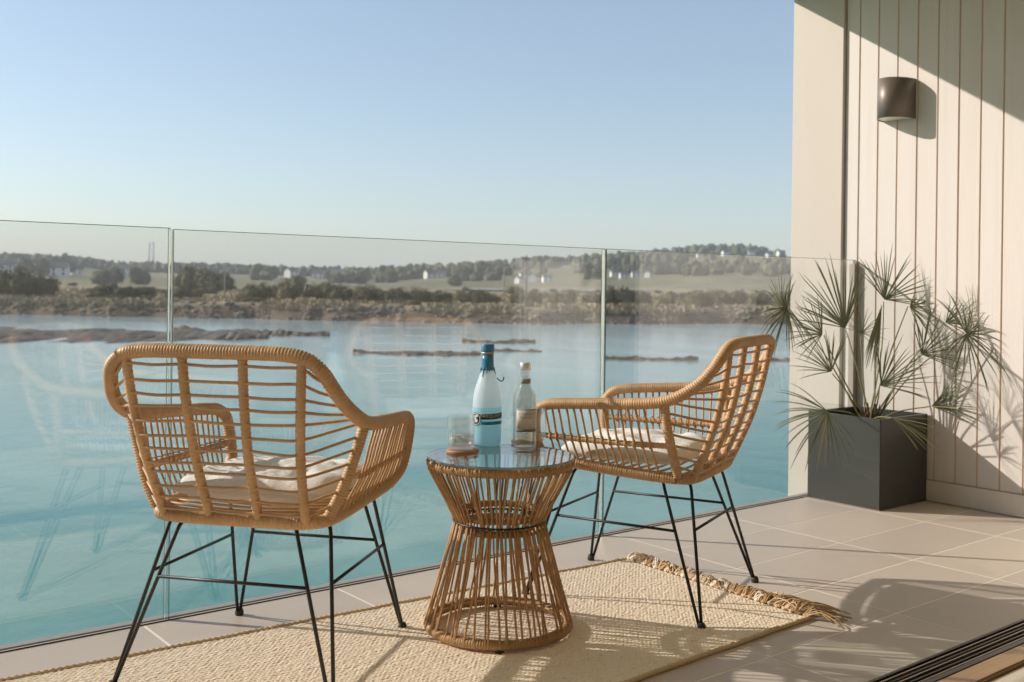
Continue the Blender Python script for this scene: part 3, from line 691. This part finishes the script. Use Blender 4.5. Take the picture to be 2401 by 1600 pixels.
def frond(zx, zy, doff, ang, spread, L, n, droop, seed, tip=None, lean=0.0):
    # zx,zy: where the fan's hub sits, in pixels of a 2.375x enlargement whose corner is (1700,580); doff: metres nearer (-) or farther
    rr = random.Random(seed); px, py = 1700 + zx/2.375, 580 + zy/2.375
    d = ray(px, py); D = min(4.76 + doff, (XW-.07)/d.x, (YB-.05)/d.y); hub = EYEV + d*D - base
    fr = empty('frond'); fr.parent = palm
    a = R(ang); up = Vector((0, 0, 1))
    cdir = (RT*math.cos(a) + up*math.sin(a) + FW*lean).normalized()
    out = hub.normalized(); 
    nrm = (-FW*.8 + up*.5 + Vector((0, 0, 0))).normalized(); sd = cdir.cross(nrm).normalized()
    st, _ = spline([Vector((rr.uniform(-.02, .02), rr.uniform(-.02, .02), 0)), hub*.5 + Vector((0, 0, .07*hub.length)) + Vector((rr.uniform(-.02, .02), rr.uniform(-.02, .02), 0)), hub - cdir*.01], 14)
    tube('stalk', st, lambda t_, l, i: .0042 - .0018*t_, stalkm, fr, 6)
    for k in range(n):
        u = k/(n-1)*2-1 if n > 1 else 0; th = u*R(spread)/2 + rr.gauss(0, .06); Lk = L*(1-.2*u*u)*rr.uniform(.78, 1.12)
        dv = (cdir*math.cos(th) + sd*math.sin(th) + nrm*rr.gauss(.0, .10)).normalized(); wv = dv.cross(nrm).normalized()
        V = []; F = []; seg = 7; p = hub.copy(); dirv = dv.copy(); wd = L*.0115 + .0010
        for s in range(seg+1):
            q = s/seg; w = wd*(.45 + 1.4*q)*(1-q)**.75 if q < 1 else 0; w = max(w, .0004); rise = nrm*(w*.45)
            V += [p - wv*w + rise, p.copy(), p + wv*w + rise]
            p = p + dirv*(Lk/seg); dirv = (dirv + Vector((0, 0, -1))*(droop*(q+.12)*.24) + wv*rr.gauss(0, .012)).normalized()
        lim = (XW - .012, YB - .02)
        V = [Vector((min(v.x, lim[0]-base.x), min(v.y, lim[1]-base.y), v.z)) for v in V]
        for s in range(seg):
            b = 3*s; F += [(b, b+1, b+4, b+3), (b+1, b+2, b+5, b+4)]
        mesh_obj('leaflet', V, F, dryl if (tip and rr.random() < tip) else leafm, fr, True)
FR = [ (345, 345, -.12, 195, 240, .25, 36, .7), (540, 485, -.10, 150, 150, .21, 22, .3), (668, 448, -.02, 114, 105, .32, 26, .2), (590, 692, -.15, 120, 125, .21, 20, .25),
       (890, 292, 0, 60, 135, .25, 26, .3), (1030, 332, .05, -12, 150, .22, 22, .7), (1345, 482, -.06, -15, 270, .28, 38, .75), (1095, 597, -.10, 36, 120, .25, 22, .3),
       (870, 772, -.18, 40, 110, .25, 22, .3), (1152, 886, -.12, 8, 75, .28, 18, .25), (570, 915, -.30, 222, 165, .28, 24, .7), (938, 955, -.36, -26, 55, .24, 14, .45),
       (870, 335, -.05, -100, 16, .29, 12, .2), (760, 480, .05, 60, 200, .13, 16, .4), (1230, 420, -.02, 20, 110, .20, 18, .45) ]
for i, a in enumerate(FR): frond(*a, seed=40+i, tip=.35 if i in (11,) else (.10 if i in (0, 10) else .03))

# ------------------------------------------------------------------ the estuary beyond the glass
ZW = EYE - 5.0                                       # water level
def interp(x, tab):
    for (x0, y0), (x1, y1) in zip(tab, tab[1:]):
        if x <= x1:
            u = max(0, min(1, (x-x0)/(x1-x0))); return y0 + (y1-y0)*u
    return tab[-1][1]
def sstep(a, b, x): t_ = max(0, min(1, (x-a)/(b-a))); return t_*t_*(3-2*t_)
# skyline heights (metres above eye at 900 m) along bearing s/d
SKY = [(-.9, 14), (-.5, 15), (-.44, 14), (-.40, 10), (-.35, 8), (-.28, 7.5), (-.2, 6.5), (-.14, 6), (-.08, 10), (-.03, 13), (.03, 17), (.09, 20), (.14, 25), (.19, 29), (.26, 28), (.4, 26), (.9, 24)]
SHORE = [(-.9, 170), (-.5, 150), (-.4, 146), (-.25, 143), (-.1, 139), (.02, 138), (.12, 143), (.25, 150), (.5, 160), (.9, 190)]
def shore(a): return interp(a, SHORE) + 3*noise.noise(Vector((a*22, 0, 4))) + 1.2*noise.noise(Vector((a*90, 2, 4)))
def terr(a, d):                                      # ground height relative to the eye
    s = a*d; ds = shore(a); nz = noise.noise(Vector((s*.06, d*.06, 0)))*.35 + noise.noise(Vector((s*.2, d*.2, 3)))*.15
    b = sstep(ds-3, ds+7, d); h = -6.5 + b*3.65 + nz*b*.7
    h += sstep(ds+5, 330, d)*1.5
    h += sstep(380, 900, d)*(interp(a, SKY) + 1.3) + sstep(300, 700, d)*1.5*noise.noise(Vector((s*.008, d*.008, 7)))
    h -= sstep(950, 1500, d)*6
    return h
def G(d, s): return W(d, s, EYE + terr(s/d, d))
ds_ = [128 + i*1.0 for i in range(50)]
while ds_[-1] < 1380: ds_.append(ds_[-1]*1.028)
az = [-.9 + 1.8*i/260 for i in range(261)]
V = [W(d, a*d, EYE + terr(a, d)) for d in ds_ for a in az]; F = []; na = len(az)
for i in range(len(ds_)-1):
    for j in range(na-1): q = i*na+j; F.append((q, q+1, q+na+1, q+na))
t = NT('estuary_land'); pv = t.coords('World'); n1 = t.noise(pv, .035, 5, .6); n2 = t.noise(pv, .35, 5, .6); n3 = t.noise(t.coords('World', (1, 1, 1)), .012, 4)
gr = t.ramp(n1, [(.32, (.19, .175, .10)), (.46, (.32, .28, .18)), (.56, (.38, .27, .18)), (.68, (.22, .205, .11))])
gr = t.mix(t.math('MULTIPLY', t.ramp(n2, [(.4, (0, 0, 0)), (.65, (1, 1, 1))]), .35), gr, (.15, .145, .08))
vor = t.new('TexVoronoi', i_Scale=.0085); t.link(t.coords('World', (1, 1, 0)), vor.inputs['Vector'])
fld = t.ramp(t.new('SeparateColor').outputs[0], [(0, (1, 1, 1)), (1, (1, 1, 1))])
sep = t.new('SeparateColor'); t.link(vor.outputs['Color'], sep.inputs[0])
fld = t.ramp(sep.outputs[0], [(.0, (.19, .19, .105)), (.35, (.27, .245, .15)), (.6, (.38, .32, .215)), (.8, (.23, .215, .125)), (1, (.16, .165, .09))])
sx = t.new('SeparateXYZ'); t.link(t.new('NewGeometry').outputs['Position'], sx.inputs[0])
far = t.new('VectorMath', operation='LENGTH'); t.link(t.new('NewGeometry').outputs['Position'], far.inputs[0])
ff = t.new('MapRange'); ff.inputs[1].default_value = 300; ff.inputs[2].default_value = 480; t.link(far.outputs['Value'], ff.inputs[0])
fld = t.mix(t.ramp(t.noise(pv, .05, 5, .65), [(.42, (0, 0, 0)), (.62, (.75, .75, .75))]), fld, (.15, .14, .08)); c = t.mix(ff.outputs[0], gr, fld)
mud = t.ramp(n2, [(.35, (.10, .075, .055)), (.6, (.18, .14, .105)), (.75, (.26, .21, .165))])
zz = t.math('ADD', sx.outputs[2], t.math('MULTIPLY', n2, .8)); mf = t.new('MapRange'); mf.inputs[1].default_value = ZW+1.9; mf.inputs[2].default_value = ZW+2.5; t.link(zz, mf.inputs[0])
c = t.mix(mf.outputs[0], mud, c); t.set(c, .95, 0, .1); t.bump(n2, .6, .6)
land = mesh_obj('terrain', V, F, t.m, None, True); tag(land, 'far estuary shore rising to fields and low hills', kind='structure')

t = NT('estuary_water'); wv = t.coords('World', (1, 1, 1), (0, 0, -YAW)); 
w1 = t.noise(t.coords('World', (1, 1, 1), (0, 0, -YAW)), .9, 4, .6); w2 = t.noise(t.coords('World', (.25, .045, 1), (0, 0, -YAW+math.pi/2)), .55, 5, .6, .9)
w3 = t.noise(wv, 5.5, 3, .6)
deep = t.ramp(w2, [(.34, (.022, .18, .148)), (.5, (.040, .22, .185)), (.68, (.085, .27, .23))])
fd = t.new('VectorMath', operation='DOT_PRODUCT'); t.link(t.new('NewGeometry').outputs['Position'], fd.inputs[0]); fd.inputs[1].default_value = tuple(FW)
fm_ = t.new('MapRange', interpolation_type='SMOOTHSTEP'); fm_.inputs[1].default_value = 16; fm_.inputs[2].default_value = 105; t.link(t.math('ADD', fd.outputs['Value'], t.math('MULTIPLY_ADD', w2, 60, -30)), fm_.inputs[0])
deep = t.mix(fm_.outputs[0], deep, t.mix(w2, (.27, .38, .385), (.42, .50, .50)))   # paler with distance: sky reflection of the far water painted into the base colour
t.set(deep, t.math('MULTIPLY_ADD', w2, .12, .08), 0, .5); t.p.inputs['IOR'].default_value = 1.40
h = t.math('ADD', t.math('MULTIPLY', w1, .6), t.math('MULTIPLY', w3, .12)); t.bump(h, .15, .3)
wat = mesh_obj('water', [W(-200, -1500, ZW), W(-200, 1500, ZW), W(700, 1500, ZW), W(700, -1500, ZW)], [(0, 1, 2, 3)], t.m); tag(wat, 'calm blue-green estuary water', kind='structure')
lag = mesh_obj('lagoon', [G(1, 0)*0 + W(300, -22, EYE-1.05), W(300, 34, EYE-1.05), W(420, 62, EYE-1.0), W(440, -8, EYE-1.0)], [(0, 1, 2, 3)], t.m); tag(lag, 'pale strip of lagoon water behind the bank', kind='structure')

# mud banks in the channel
mudm = NT('wet_mud'); n = mudm.noise(mudm.coords('World'), .8, 6, .65); mudm.set(mudm.ramp(n, [(.3, (.07, .052, .038)), (.55, (.15, .11, .078)), (.75, (.24, .19, .14))]), .55, 0, .4); mudm.bump(n, .8, .4); mudm = mudm.m
def mudbank(pts, hgt, seed, label):
    # pts: (distance, sideways, half depth) along the bank
    n_, m_ = 160, 18; V = []; F = []
    for i in range(n_+1):
        u = i/n_*(len(pts)-1); k = min(int(u), len(pts)-2); f = u-k; d, s, hw_ = [pts[k][q] + (pts[k+1][q]-pts[k][q])*f for q in range(3)]
        nn = noise.noise(Vector((s*.16, seed, 0))); hw_ *= 1 + .7*nn + .5*noise.noise(Vector((s*.6, seed, 4))) + .35*noise.noise(Vector((s*2.1, seed, 8)))
        for j in range(m_+1):
            v = j/m_*2-1; z = hgt*(1-v*v)**.7*(.55 + .9*noise.noise(Vector((s*.35, v*2, seed)))) + .22*noise.noise(Vector((s*1.6, v*6, seed)))*(1-v*v) - .10*abs(v)**3 - .02
            if i in (0, n_): z = -.05
            V.append(W(d + v*hw_ + .8*nn, s, ZW + z))
    for i in range(n_):
        for j in range(m_): q = i*(m_+1)+j; F.append((q, q+m_+1, q+m_+2, q+1))
    tag(mesh_obj('mud_bank', V, F, mudm, None, True), label, kind='structure')
mudbank([(94, -62, 14), (93, -46, 13), (94, -38, 12), (95, -30, 10), (95, -25, 5), (94, -22, .5)], .55, 1, 'broad brown mud bank in the channel')
mudbank([(104, -34, 1), (103, -28, 4), (101, -22, 3.5), (100, -17.5, .3)], .5, 8, 'low mud spit in the channel')
mudbank([(75.5, -11.6, .3), (75.5, -8, 1.8), (75.5, -4.5, 2.2), (75.7, -2.2, .3)], .26, 2, 'narrow mud bar in the channel')
mudbank([(92, -4.4, .3), (91.8, -1.5, 1.6), (92.4, 2.2, .3)], .32, 3, 'small mud bar with posts')
mudbank([(72.6, 6.3, .3), (72.8, 8.3, 1.6), (72.6, 10, .9), (72.8, 13.2, .2)], .25, 4, 'narrow mud bar near the wall')
mudbank([(73, 17.3, .2), (73, 20, 1), (74, 25, .4)], .22, 5, 'thin mud bar by the pillar')
mudbank([(80, -1.5, .2), (80, 0.6, .8), (80, 2.4, .2)], .15, 6, 'thin mud streak in the channel')

# rocks of the bank
rm = NT('bank_rock'); n = rm.noise(rm.coords('World'), 1.3, 4); rm.set(rm.ramp(n, [(.3, (.08, .066, .052)), (.55, (.20, .165, .13)), (.75, (.34, .29, .24))]), .9); rm = rm.m
bmi = bmesh.new(); bmesh.ops.create_icosphere(bmi, subdivisions=1, radius=1); IV = [v.co.copy() for v in bmi.verts]; IF = [tuple(v.index for v in f.verts) for f in bmi.faces]; bmi.free()
bmi = bmesh.new(); bmesh.ops.create_icosphere(bmi, subdivisions=2, radius=1); JV = [v.co.copy() for v in bmi.verts]; JF = [tuple(v.index for v in f.verts) for f in bmi.faces]; bmi.free()
rr = random.Random(9); V = []; F = []
for k in range(4200):
    a = rr.uniform(-.6, .62); ds = shore(a); d = ds + 1.0 + rr.random()**1.2*6.5; p = G(d, a*d); sz = rr.uniform(.10, .34)*(1.9 if rr.random() < .08 else 1)
    if noise.noise(Vector((a*60, d*.35, 3))) < -.12: continue
    b = len(V); ph = rr.uniform(0, 9)
    for v in IV:
        q = v*(1 + .35*noise.noise(v*1.3 + Vector((ph, k*.37, 0)))); V.append(p + Vector((q.x*sz*1.3, q.y*sz*1.3, q.z*sz*.8)))
    F += [tuple(i+b for i in f) for f in IF]
tag(mesh_obj('bank_stones', V, F, rm), 'tumbled stones along the far shoreline', kind='stuff')

# rough grass and bracken tufts over the bank
tm = NT('rough_grass'); n = tm.noise(tm.coords('World'), .09, 4); n4 = tm.noise(tm.coords('World'), 1.5, 3)
cg = tm.ramp(n, [(.30, (.17, .165, .085)), (.45, (.33, .29, .18)), (.56, (.42, .27, .18)), (.68, (.21, .20, .10))]); cg = tm.mix(n4, cg, (.36, .32, .21)); tm.set(cg, .9, 0, .1)
rr = random.Random(61); V = []; F = []
for k in range(30000):
    a = rr.uniform(-.56, .58); b_ = 4 + 110*rr.random()**2.2; d = shore(a) + b_; s = a*d
    if noise.noise(Vector((s*.09, d*.07, 21))) < -.18: continue
    p = G(d, s); h = rr.uniform(.18, .55)*(1 + .8*max(0, noise.noise(Vector((s*.05, d*.05, 30))))); w_ = rr.uniform(.10, .32); an = rr.uniform(0, 3.14); t1 = Vector((math.cos(an), math.sin(an), 0))*w_; up = Vector((rr.gauss(0, .15), rr.gauss(0, .15), h)); b = len(V)
    V += [p - t1 - Vector((0, 0, .1)), p + t1 - Vector((0, 0, .1)), p + t1*.7 + up*rr.uniform(.7, 1), p - t1*.5 + up]; F.append((b, b+1, b+2, b+3))
tag(mesh_obj('rough_grass', V, F, tm.m), 'rough grass and reddish bracken on the far bank', kind='stuff')
# foliage
def m_leaf(name, c1, c2):
    t = NT(name); n = t.noise(t.coords('Object'), 1.2, 3); c = t.mix(n, c1, c2); c = t.mix(t.math('MULTIPLY', t.rand(), .4), c, tuple(x*.6 for x in c1))
    c = t.mix(t.ramp(t.noise(t.coords('World'), .03, 3), [(.42, (0, 0, 0)), (.66, (.6, .6, .6))]), c, (.22, .20, .115)); t.set(c, .8, 0, .15); return t.m
LB = m_leaf('scrub_leaf', (.085, .09, .042), (.19, .18, .10)); LD = m_leaf('dark_evergreen_leaf', (.045, .056, .028), (.095, .105, .055)); LF = m_leaf('far_leaf', (.065, .08, .040), (.13, .145, .075))
BK = m_simple('bark', (.07, .055, .04), .9)
def crown_mesh(name, seed, n, rx, rz, leaf, mat, lobes=7, z0=.0):
    rr = random.Random(seed); V = []; F = []
    L = [(Vector((rr.uniform(-.55, .55)*rx, rr.uniform(-.5, .5)*rx, z0 + rz*rr.uniform(.35, .68))), rr.uniform(.38, .60)) for _ in range(lobes)]
    for k in range(n):
        c, q = rr.choice(L); u = Vector((rr.gauss(0, 1), rr.gauss(0, 1), rr.gauss(0, 1))).normalized(); r = q*(.72 + .30*rr.random())*(1 + .25*noise.noise(u*2.2 + c))
        p = c + Vector((u.x*rx*r, u.y*rx*r, u.z*rz*r*.85)); p.z = max(p.z, .02)
        nn = (u + Vector((rr.gauss(0, .5), rr.gauss(0, .5), rr.gauss(0, .5)))).normalized(); t1 = nn.orthogonal().normalized(); t2 = nn.cross(t1); an = rr.uniform(0, 6.28); t1, t2 = t1*math.cos(an)+t2*math.sin(an), t2*math.cos(an)-t1*math.sin(an)
        s1, s2 = leaf*rr.uniform(.6, 1.3), leaf*rr.uniform(.35, .8); b = len(V)
        V += [p - t1*s1, p - t2*s2, p + t1*s1, p + t2*s2]; F.append((b, b+1, b+2, b+3))
    for c, q in L:                                   # dense inner boughs so the crown is not hollow
        b = len(V)
        for v in JV: w_ = v*(1 + .3*noise.noise(v*1.7 + c)); V.append(Vector((c.x + w_.x*rx*q*.66, c.y + w_.y*rx*q*.66, max(.01, c.z + w_.z*rz*q*.58))))
        F += [tuple(i+b for i in f) for f in JF]
    me = bpy.data.meshes.new(name); me.from_pydata([tuple(v) for v in V], [], F); me.materials.append(mat); return me
bush_me = [crown_mesh('bush', 100+i, 1500, 1, .78, .055, LB if i % 3 else LD, 6 + i % 4) for i in range(6)]
rr = random.Random(31)
def k_px(x): return (x - 1200.5)/FPX
BUSH = []                                            # (photo column, metres behind the shore, width, height, mesh)
for x, b, w_, h_, m_ in ((20, 30, 7, 5.4, 0), (55, 26, 5, 4.2, 3), (105, 28, 5, 4.4, 1), (250, 24, 4.5, 2.8, 0), (295, 22, 4, 2.6, 3), (335, 24, 3.5, 2.4, 0), (420, 22, 4, 2.4, 3), (455, 26, 3.4, 2.2, 1),
        (600, 21, 4.6, 3.4, 0), (635, 28, 3.2, 3.0, 3), (690, 22, 5.2, 4.2, 1), (735, 24, 4, 3.4, 2), (775, 24, 4.8, 3.8, 4), (800, 19, 3.6, 3.0, 0), (850, 30, 4.6, 3.4, 2), (880, 18, 3.6, 2.6, 3), (930, 17, 4.4, 2.9, 0), (985, 18, 4.8, 3.0, 1),
        (1030, 17, 3.8, 2.6, 3), (1075, 30, 3.0, 2.6, 2), (1115, 17, 4.2, 2.8, 0), (1150, 20, 3.6, 2.4, 2), (1215, 18, 3.2, 2.4, 0), (1255, 21, 4, 2.8, 4), (1320, 18, 4.6, 2.8, 1), (1390, 16, 4.4, 2.6, 3), (1450, 15, 5.2, 3.6, 0),
        (1500, 18, 4.6, 3.0, 3), (1570, 22, 4, 2.6, 1), (1640, 17, 5, 3.0, 0), (1720, 16, 5, 3.2, 3), (1790, 20, 4.6, 3.0, 1), (1850, 16, 5, 3.2, 0)):
    BUSH.append((x, b, w_, h_, m_))
for k in range(24):
    BUSH.append((rr.uniform(-60, 1900), rr.uniform(36, 130), rr.uniform(2.6, 5.0), rr.uniform(1.2, 2.4), rr.randrange(6)))
for k in range(45):
    BUSH.append((rr.uniform(-60, 1900), rr.uniform(24, 170), rr.uniform(1.6, 3.2), rr.uniform(.9, 1.8), rr.randrange(6)))
for k in range(22):
    BUSH.append((rr.uniform(-60, 1900), rr.uniform(9, 15), rr.uniform(1.6, 3.2), rr.uniform(.8, 1.5), rr.randrange(6)))
for x, b, w_, h_, m_ in BUSH:
    a = k_px(x); d = shore(a) + b; o = link(bpy.data.objects.new('bush', bush_me[m_])); p = G(d, a*d); o.location = p - Vector((0, 0, .25))
    o.scale = (w_*.62, w_*.62*rr.uniform(.8, 1.1), h_*1.15); o.rotation_euler.z = rr.uniform(0, 6.28)
    kind_ = 'olive green' if m_ % 3 else 'dark evergreen'
    where = ('low %s bush at the foot of the far bank among the shore stones', 'small %s shrubs along the shore stones') if b < 16 else (('rounded %s scrub bush on top of the far bank', '%s bushes on top of the far bank') if b < 34 else ('%s bush in the rough ground inland of the far bank', '%s bushes inland of the far bank'))
    tag(o, where[0] % kind_, 'bush', where[1] % kind_)
# single trees
tree_me = [crown_mesh('crown', 200+i, 1700, 1, 1.0, .06, LD if i < 2 else LF, 9, .25) for i in range(4)]
Vt, Ft, _ = tube_data([Vector((0, 0, -.1)), Vector((.02, 0, .25)), Vector((0, .02, .6))], lambda t_, l, i: .06*(1-.6*t_), 7)
trunk_me = bpy.data.meshes.new('trunk'); trunk_me.from_pydata([tuple(v) for v in Vt], [], Ft); trunk_me.materials.append(BK)
TREES = [(450, 252, 6.5, 8.5, 0), (486, 250, 7.5, 7, 1), (518, 247, 6.5, 6.2, 0), (428, 262, 6, 5.6, 1), (330, 420, 9, 10, 0), (262, 430, 11, 9, 2), (238, 440, 9, 8, 3), (110, 560, 13, 12, 2), (150, 580, 12, 10, 3), (60, 560, 14, 12, 2), (1065, 480, 8, 6, 3), (700, 520, 9, 6, 2), (840, 540, 10, 7, 3)]
for x, d, w_, h_, m_ in TREES:
    a = k_px(x); r_ = empty('tree', G(d, a*d) - Vector((0, 0, h_*.24))); r_.scale = (w_*.55, w_*.55, h_*.80); r_.rotation_euler.z = rr.uniform(0, 6.28)
    link(bpy.data.objects.new('crown', tree_me[m_]), r_); link(bpy.data.objects.new('trunk', trunk_me), r_)
    if d < 300: tag(r_, 'dark evergreen tree in the clump behind the pale pole', 'tree', 'dark evergreen clump')
    elif m_ < 2: tag(r_, 'lone dark evergreen tree below the radio mast', 'tree')
    elif x < 200: tag(r_, 'broad grey-green tree among the ridge houses beyond the radio mast', 'tree', 'trees among the ridge houses')
    elif x < 300: tag(r_, 'broad grey-green tree next to the lone dark evergreen', 'tree', 'trees by the lone evergreen')
    else: tag(r_, 'broad grey-green tree in the fields between the clump and the lagoon', 'tree', 'trees in the far fields')
HOUSES = [(15, 600, .3, 1.0), (40, 640, .0, .9), (92, 610, 1.2, .8), (140, 560, .2, 1.0), (176, 600, .9, .7), (300, 620, .1, .9), (683, 700, 1.0, .9), (745, 690, .2, .8), (790, 700, .0, .9), (1008, 640, .6, .75), (1035, 650, .1, .6), (1218, 520, .9, .5), (1232, 560, .2, .7), (1252, 540, 1.3, .6), (1283, 530, .2, .55), (1462, 560, .2, .5), (1490, 570, .1, .5), (1520, 560, 1.1, .5), (1440, 590, .3, .5), (1700, 780, .4, .6), (1760, 800, .2, .6), (1830, 820, .3, .65), (1800, 760, .8, .5), (1640, 760, .1, .5)]
HPOS = [(h[0], h[1], h[3]) for h in HOUSES]
# distant woods on the ridges
V = []; F = []; rr = random.Random(77)
for k in range(5200):
    d = rr.uniform(560, 960) if rr.random() < .65 else rr.uniform(850, 960); a = rr.uniform(-.75, .75); s = a*d
    msk = noise.noise(Vector((s*.006, d*.009, 11))) + .45*noise.noise(Vector((s*.03, d*.03, 2)))
    if msk < (.10 if s/d < .06 else -.12) and not (d > 850 and msk > -.3): continue
    if any(abs(s/d - k_px(hx_)) < .010*hs_ + 4/d and hd_ - 130 < d < hd_ + 8 for hx_, hd_, hs_ in HPOS): continue
    p = G(d, s); w_ = rr.uniform(2.2, 4.6); h_ = rr.uniform(2.6, 5.4); b = len(V); ph = Vector((k*.71, k*.13, 0)); src, sf = (JV, JF)
    for v in src:
        q = v*(1 + .55*noise.noise(v*1.9 + ph)); V.append(p + Vector((q.x*w_, q.y*w_, q.z*h_ + h_*.7)))
    F += [tuple(i+b for i in f) for f in sf]
tag(mesh_obj('woodland', V, F, LF), 'woods covering the distant hills', kind='stuff')

# houses
hw_m = m_simple('white_house_wall', (.78, .76, .72), .8, var=.03); hr_m = m_simple('grey_slate_roof', (.14, .14, .145), .7); hg_m = m_simple('dark_window', (.05, .06, .07), .2)
def hmesh(name, V, F, m): me = bpy.data.meshes.new(name); me.from_pydata(V, [], F); me.materials.append(m); return me
hx, hy, hz, hrz = 4.5, 3.2, 4.6, 7.2
wall_me = hmesh('wall', [(-hx, -hy, -2), (hx, -hy, -2), (hx, hy, -2), (-hx, hy, -2), (-hx, -hy, hz), (hx, -hy, hz), (hx, hy, hz), (-hx, hy, hz), (-hx, 0, hrz), (hx, 0, hrz)],
    [(0, 1, 5, 4), (1, 2, 6, 9, 5), (2, 3, 7, 6), (3, 0, 4, 8, 7)], hw_m)
o_ = .35
roof_me = hmesh('roof', [(-hx-o_, -hy-o_, hz-.25), (hx+o_, -hy-o_, hz-.25), (hx+o_, 0, hrz+.12), (-hx-o_, 0, hrz+.12), (-hx-o_, hy+o_, hz-.25), (hx+o_, hy+o_, hz-.25),
    (-hx-o_, -hy-o_, hz-.05), (hx+o_, -hy-o_, hz-.05), (hx+o_, 0, hrz+.32), (-hx-o_, 0, hrz+.32), (-hx-o_, hy+o_, hz-.05), (hx+o_, hy+o_, hz-.05)],
    [(0, 3, 2, 1), (3, 4, 5, 2), (6, 7, 8, 9), (9, 8, 11, 10), (0, 1, 7, 6), (4, 10, 11, 5), (0, 6, 9, 3), (3, 9, 10, 4), (1, 2, 8, 7), (2, 5, 11, 8)], hr_m)
win_me = hmesh('window', [(-.55, -.06, -.7), (.55, -.06, -.7), (.55, -.06, .7), (-.55, -.06, .7), (-.55, .05, -.7), (.55, .05, -.7), (.55, .05, .7), (-.55, .05, .7)], [(0, 1, 2, 3), (0, 4, 5, 1), (1, 5, 6, 2), (2, 6, 7, 3), (3, 7, 4, 0)], hg_m)
rr = random.Random(4)
for x, d, rz_, sca in HOUSES:
    a = k_px(x); h = empty('house', G(d, a*d), YAW - math.pi/2 + rz_); h.scale = (sca,)*3
    for nm, me in (('wall', wall_me), ('roof', roof_me)): link(bpy.data.objects.new(nm, me), h)
    for wx, wz in ((-2.4, 1.3), (2.4, 1.3), (-2.4, 3.5), (2.4, 3.5)):
        w_ = link(bpy.data.objects.new('window', win_me), h); w_.location = (wx, -hy, wz)
    if x < 400: tag(h, 'small white house with grey roof among trees near the radio mast', 'house', 'white houses near the radio mast')
    elif x < 900: tag(h, 'small white house in the fields behind the dark tree clump', 'house', 'white houses behind the clump')
    elif x < 1100: tag(h, 'small white house on the slope above the lagoon', 'house', 'white houses above the lagoon')
    elif x < 1600: tag(h, 'small white house low on the hill behind the tall poles', 'house', 'white houses behind the poles')
    else: tag(h, 'tiny white house high on the hill next to the pillar', 'house', 'white houses high on the hill')
# poles
pw = m_simple('weathered_pole_wood', (.30, .27, .23), .9); pd = m_simple('dark_pole_wood', (.09, .08, .07), .9)
def pole(x, d, h_, r_, m_, label, cross=True):
    a = k_px(x); p = G(d, a*d); root = empty('utility_pole', p, YAW - math.pi/2 + .3); tag(root, label, 'pole')
    tube('shaft', [Vector((0, 0, -.5)), Vector((0, 0, h_*.5)), Vector((0, 0, h_))], lambda t_, l, i: r_*(1.15-.35*t_), m_, root, 8)
    if cross: box('crossarm', (-.7, -.06, h_-.5), (.7, .06, h_-.36), m_, root)
pole(527, 165, 4.9, .11, pw, 'pale wooden pole on the bank by reddish bracken')
pole(1182, 168, 6.6, .11, pw, 'pale tall wooden pole on the bank beside the lagoon')
pole(1234, 152, 7.4, .12, pd, 'dark tall wooden pole on the bank beside the lagoon')
mt = empty('radio_mast', G(880, k_px(354)*880)); tag(mt, 'thin lattice radio mast on the distant ridge', 'mast')
for sx_ in (-2.2, 2.2): tube('mast_leg', [Vector((sx_, 0, -2)), Vector((sx_*.8, 0, 26))], .5, m_simple('galvanised_steel', (.45, .46, .47), .6), mt, 6)
for k in range(6): tube('mast_brace', [Vector((-2.1+.06*k, 0, 2+4*k)), Vector((2.1-.06*k, 0, 6+4*k))], .22, m_simple('galvanised_steel', (.45, .46, .47), .6), mt, 5)
# thin sea haze
HAZE = .00036
hz_ = box('haze', (-2300, -2300, ZW-4.0), (2300, 2300, EYE+60), None); hz_.data.materials.clear(); hz_['kind'] = 'stuff'; hz_['label'] = 'thin pale sea haze over the estuary'
t = NT('haze_air'); t.n.remove(t.p); pvn = t.new('VolumePrincipled'); pvn.inputs['Color'].default_value = (.86, .92, 1, 1); pvn.inputs['Density'].default_value = HAZE
t.link(pvn.outputs[0], t.out.inputs['Volume']); hz_.data.materials.append(t.m)
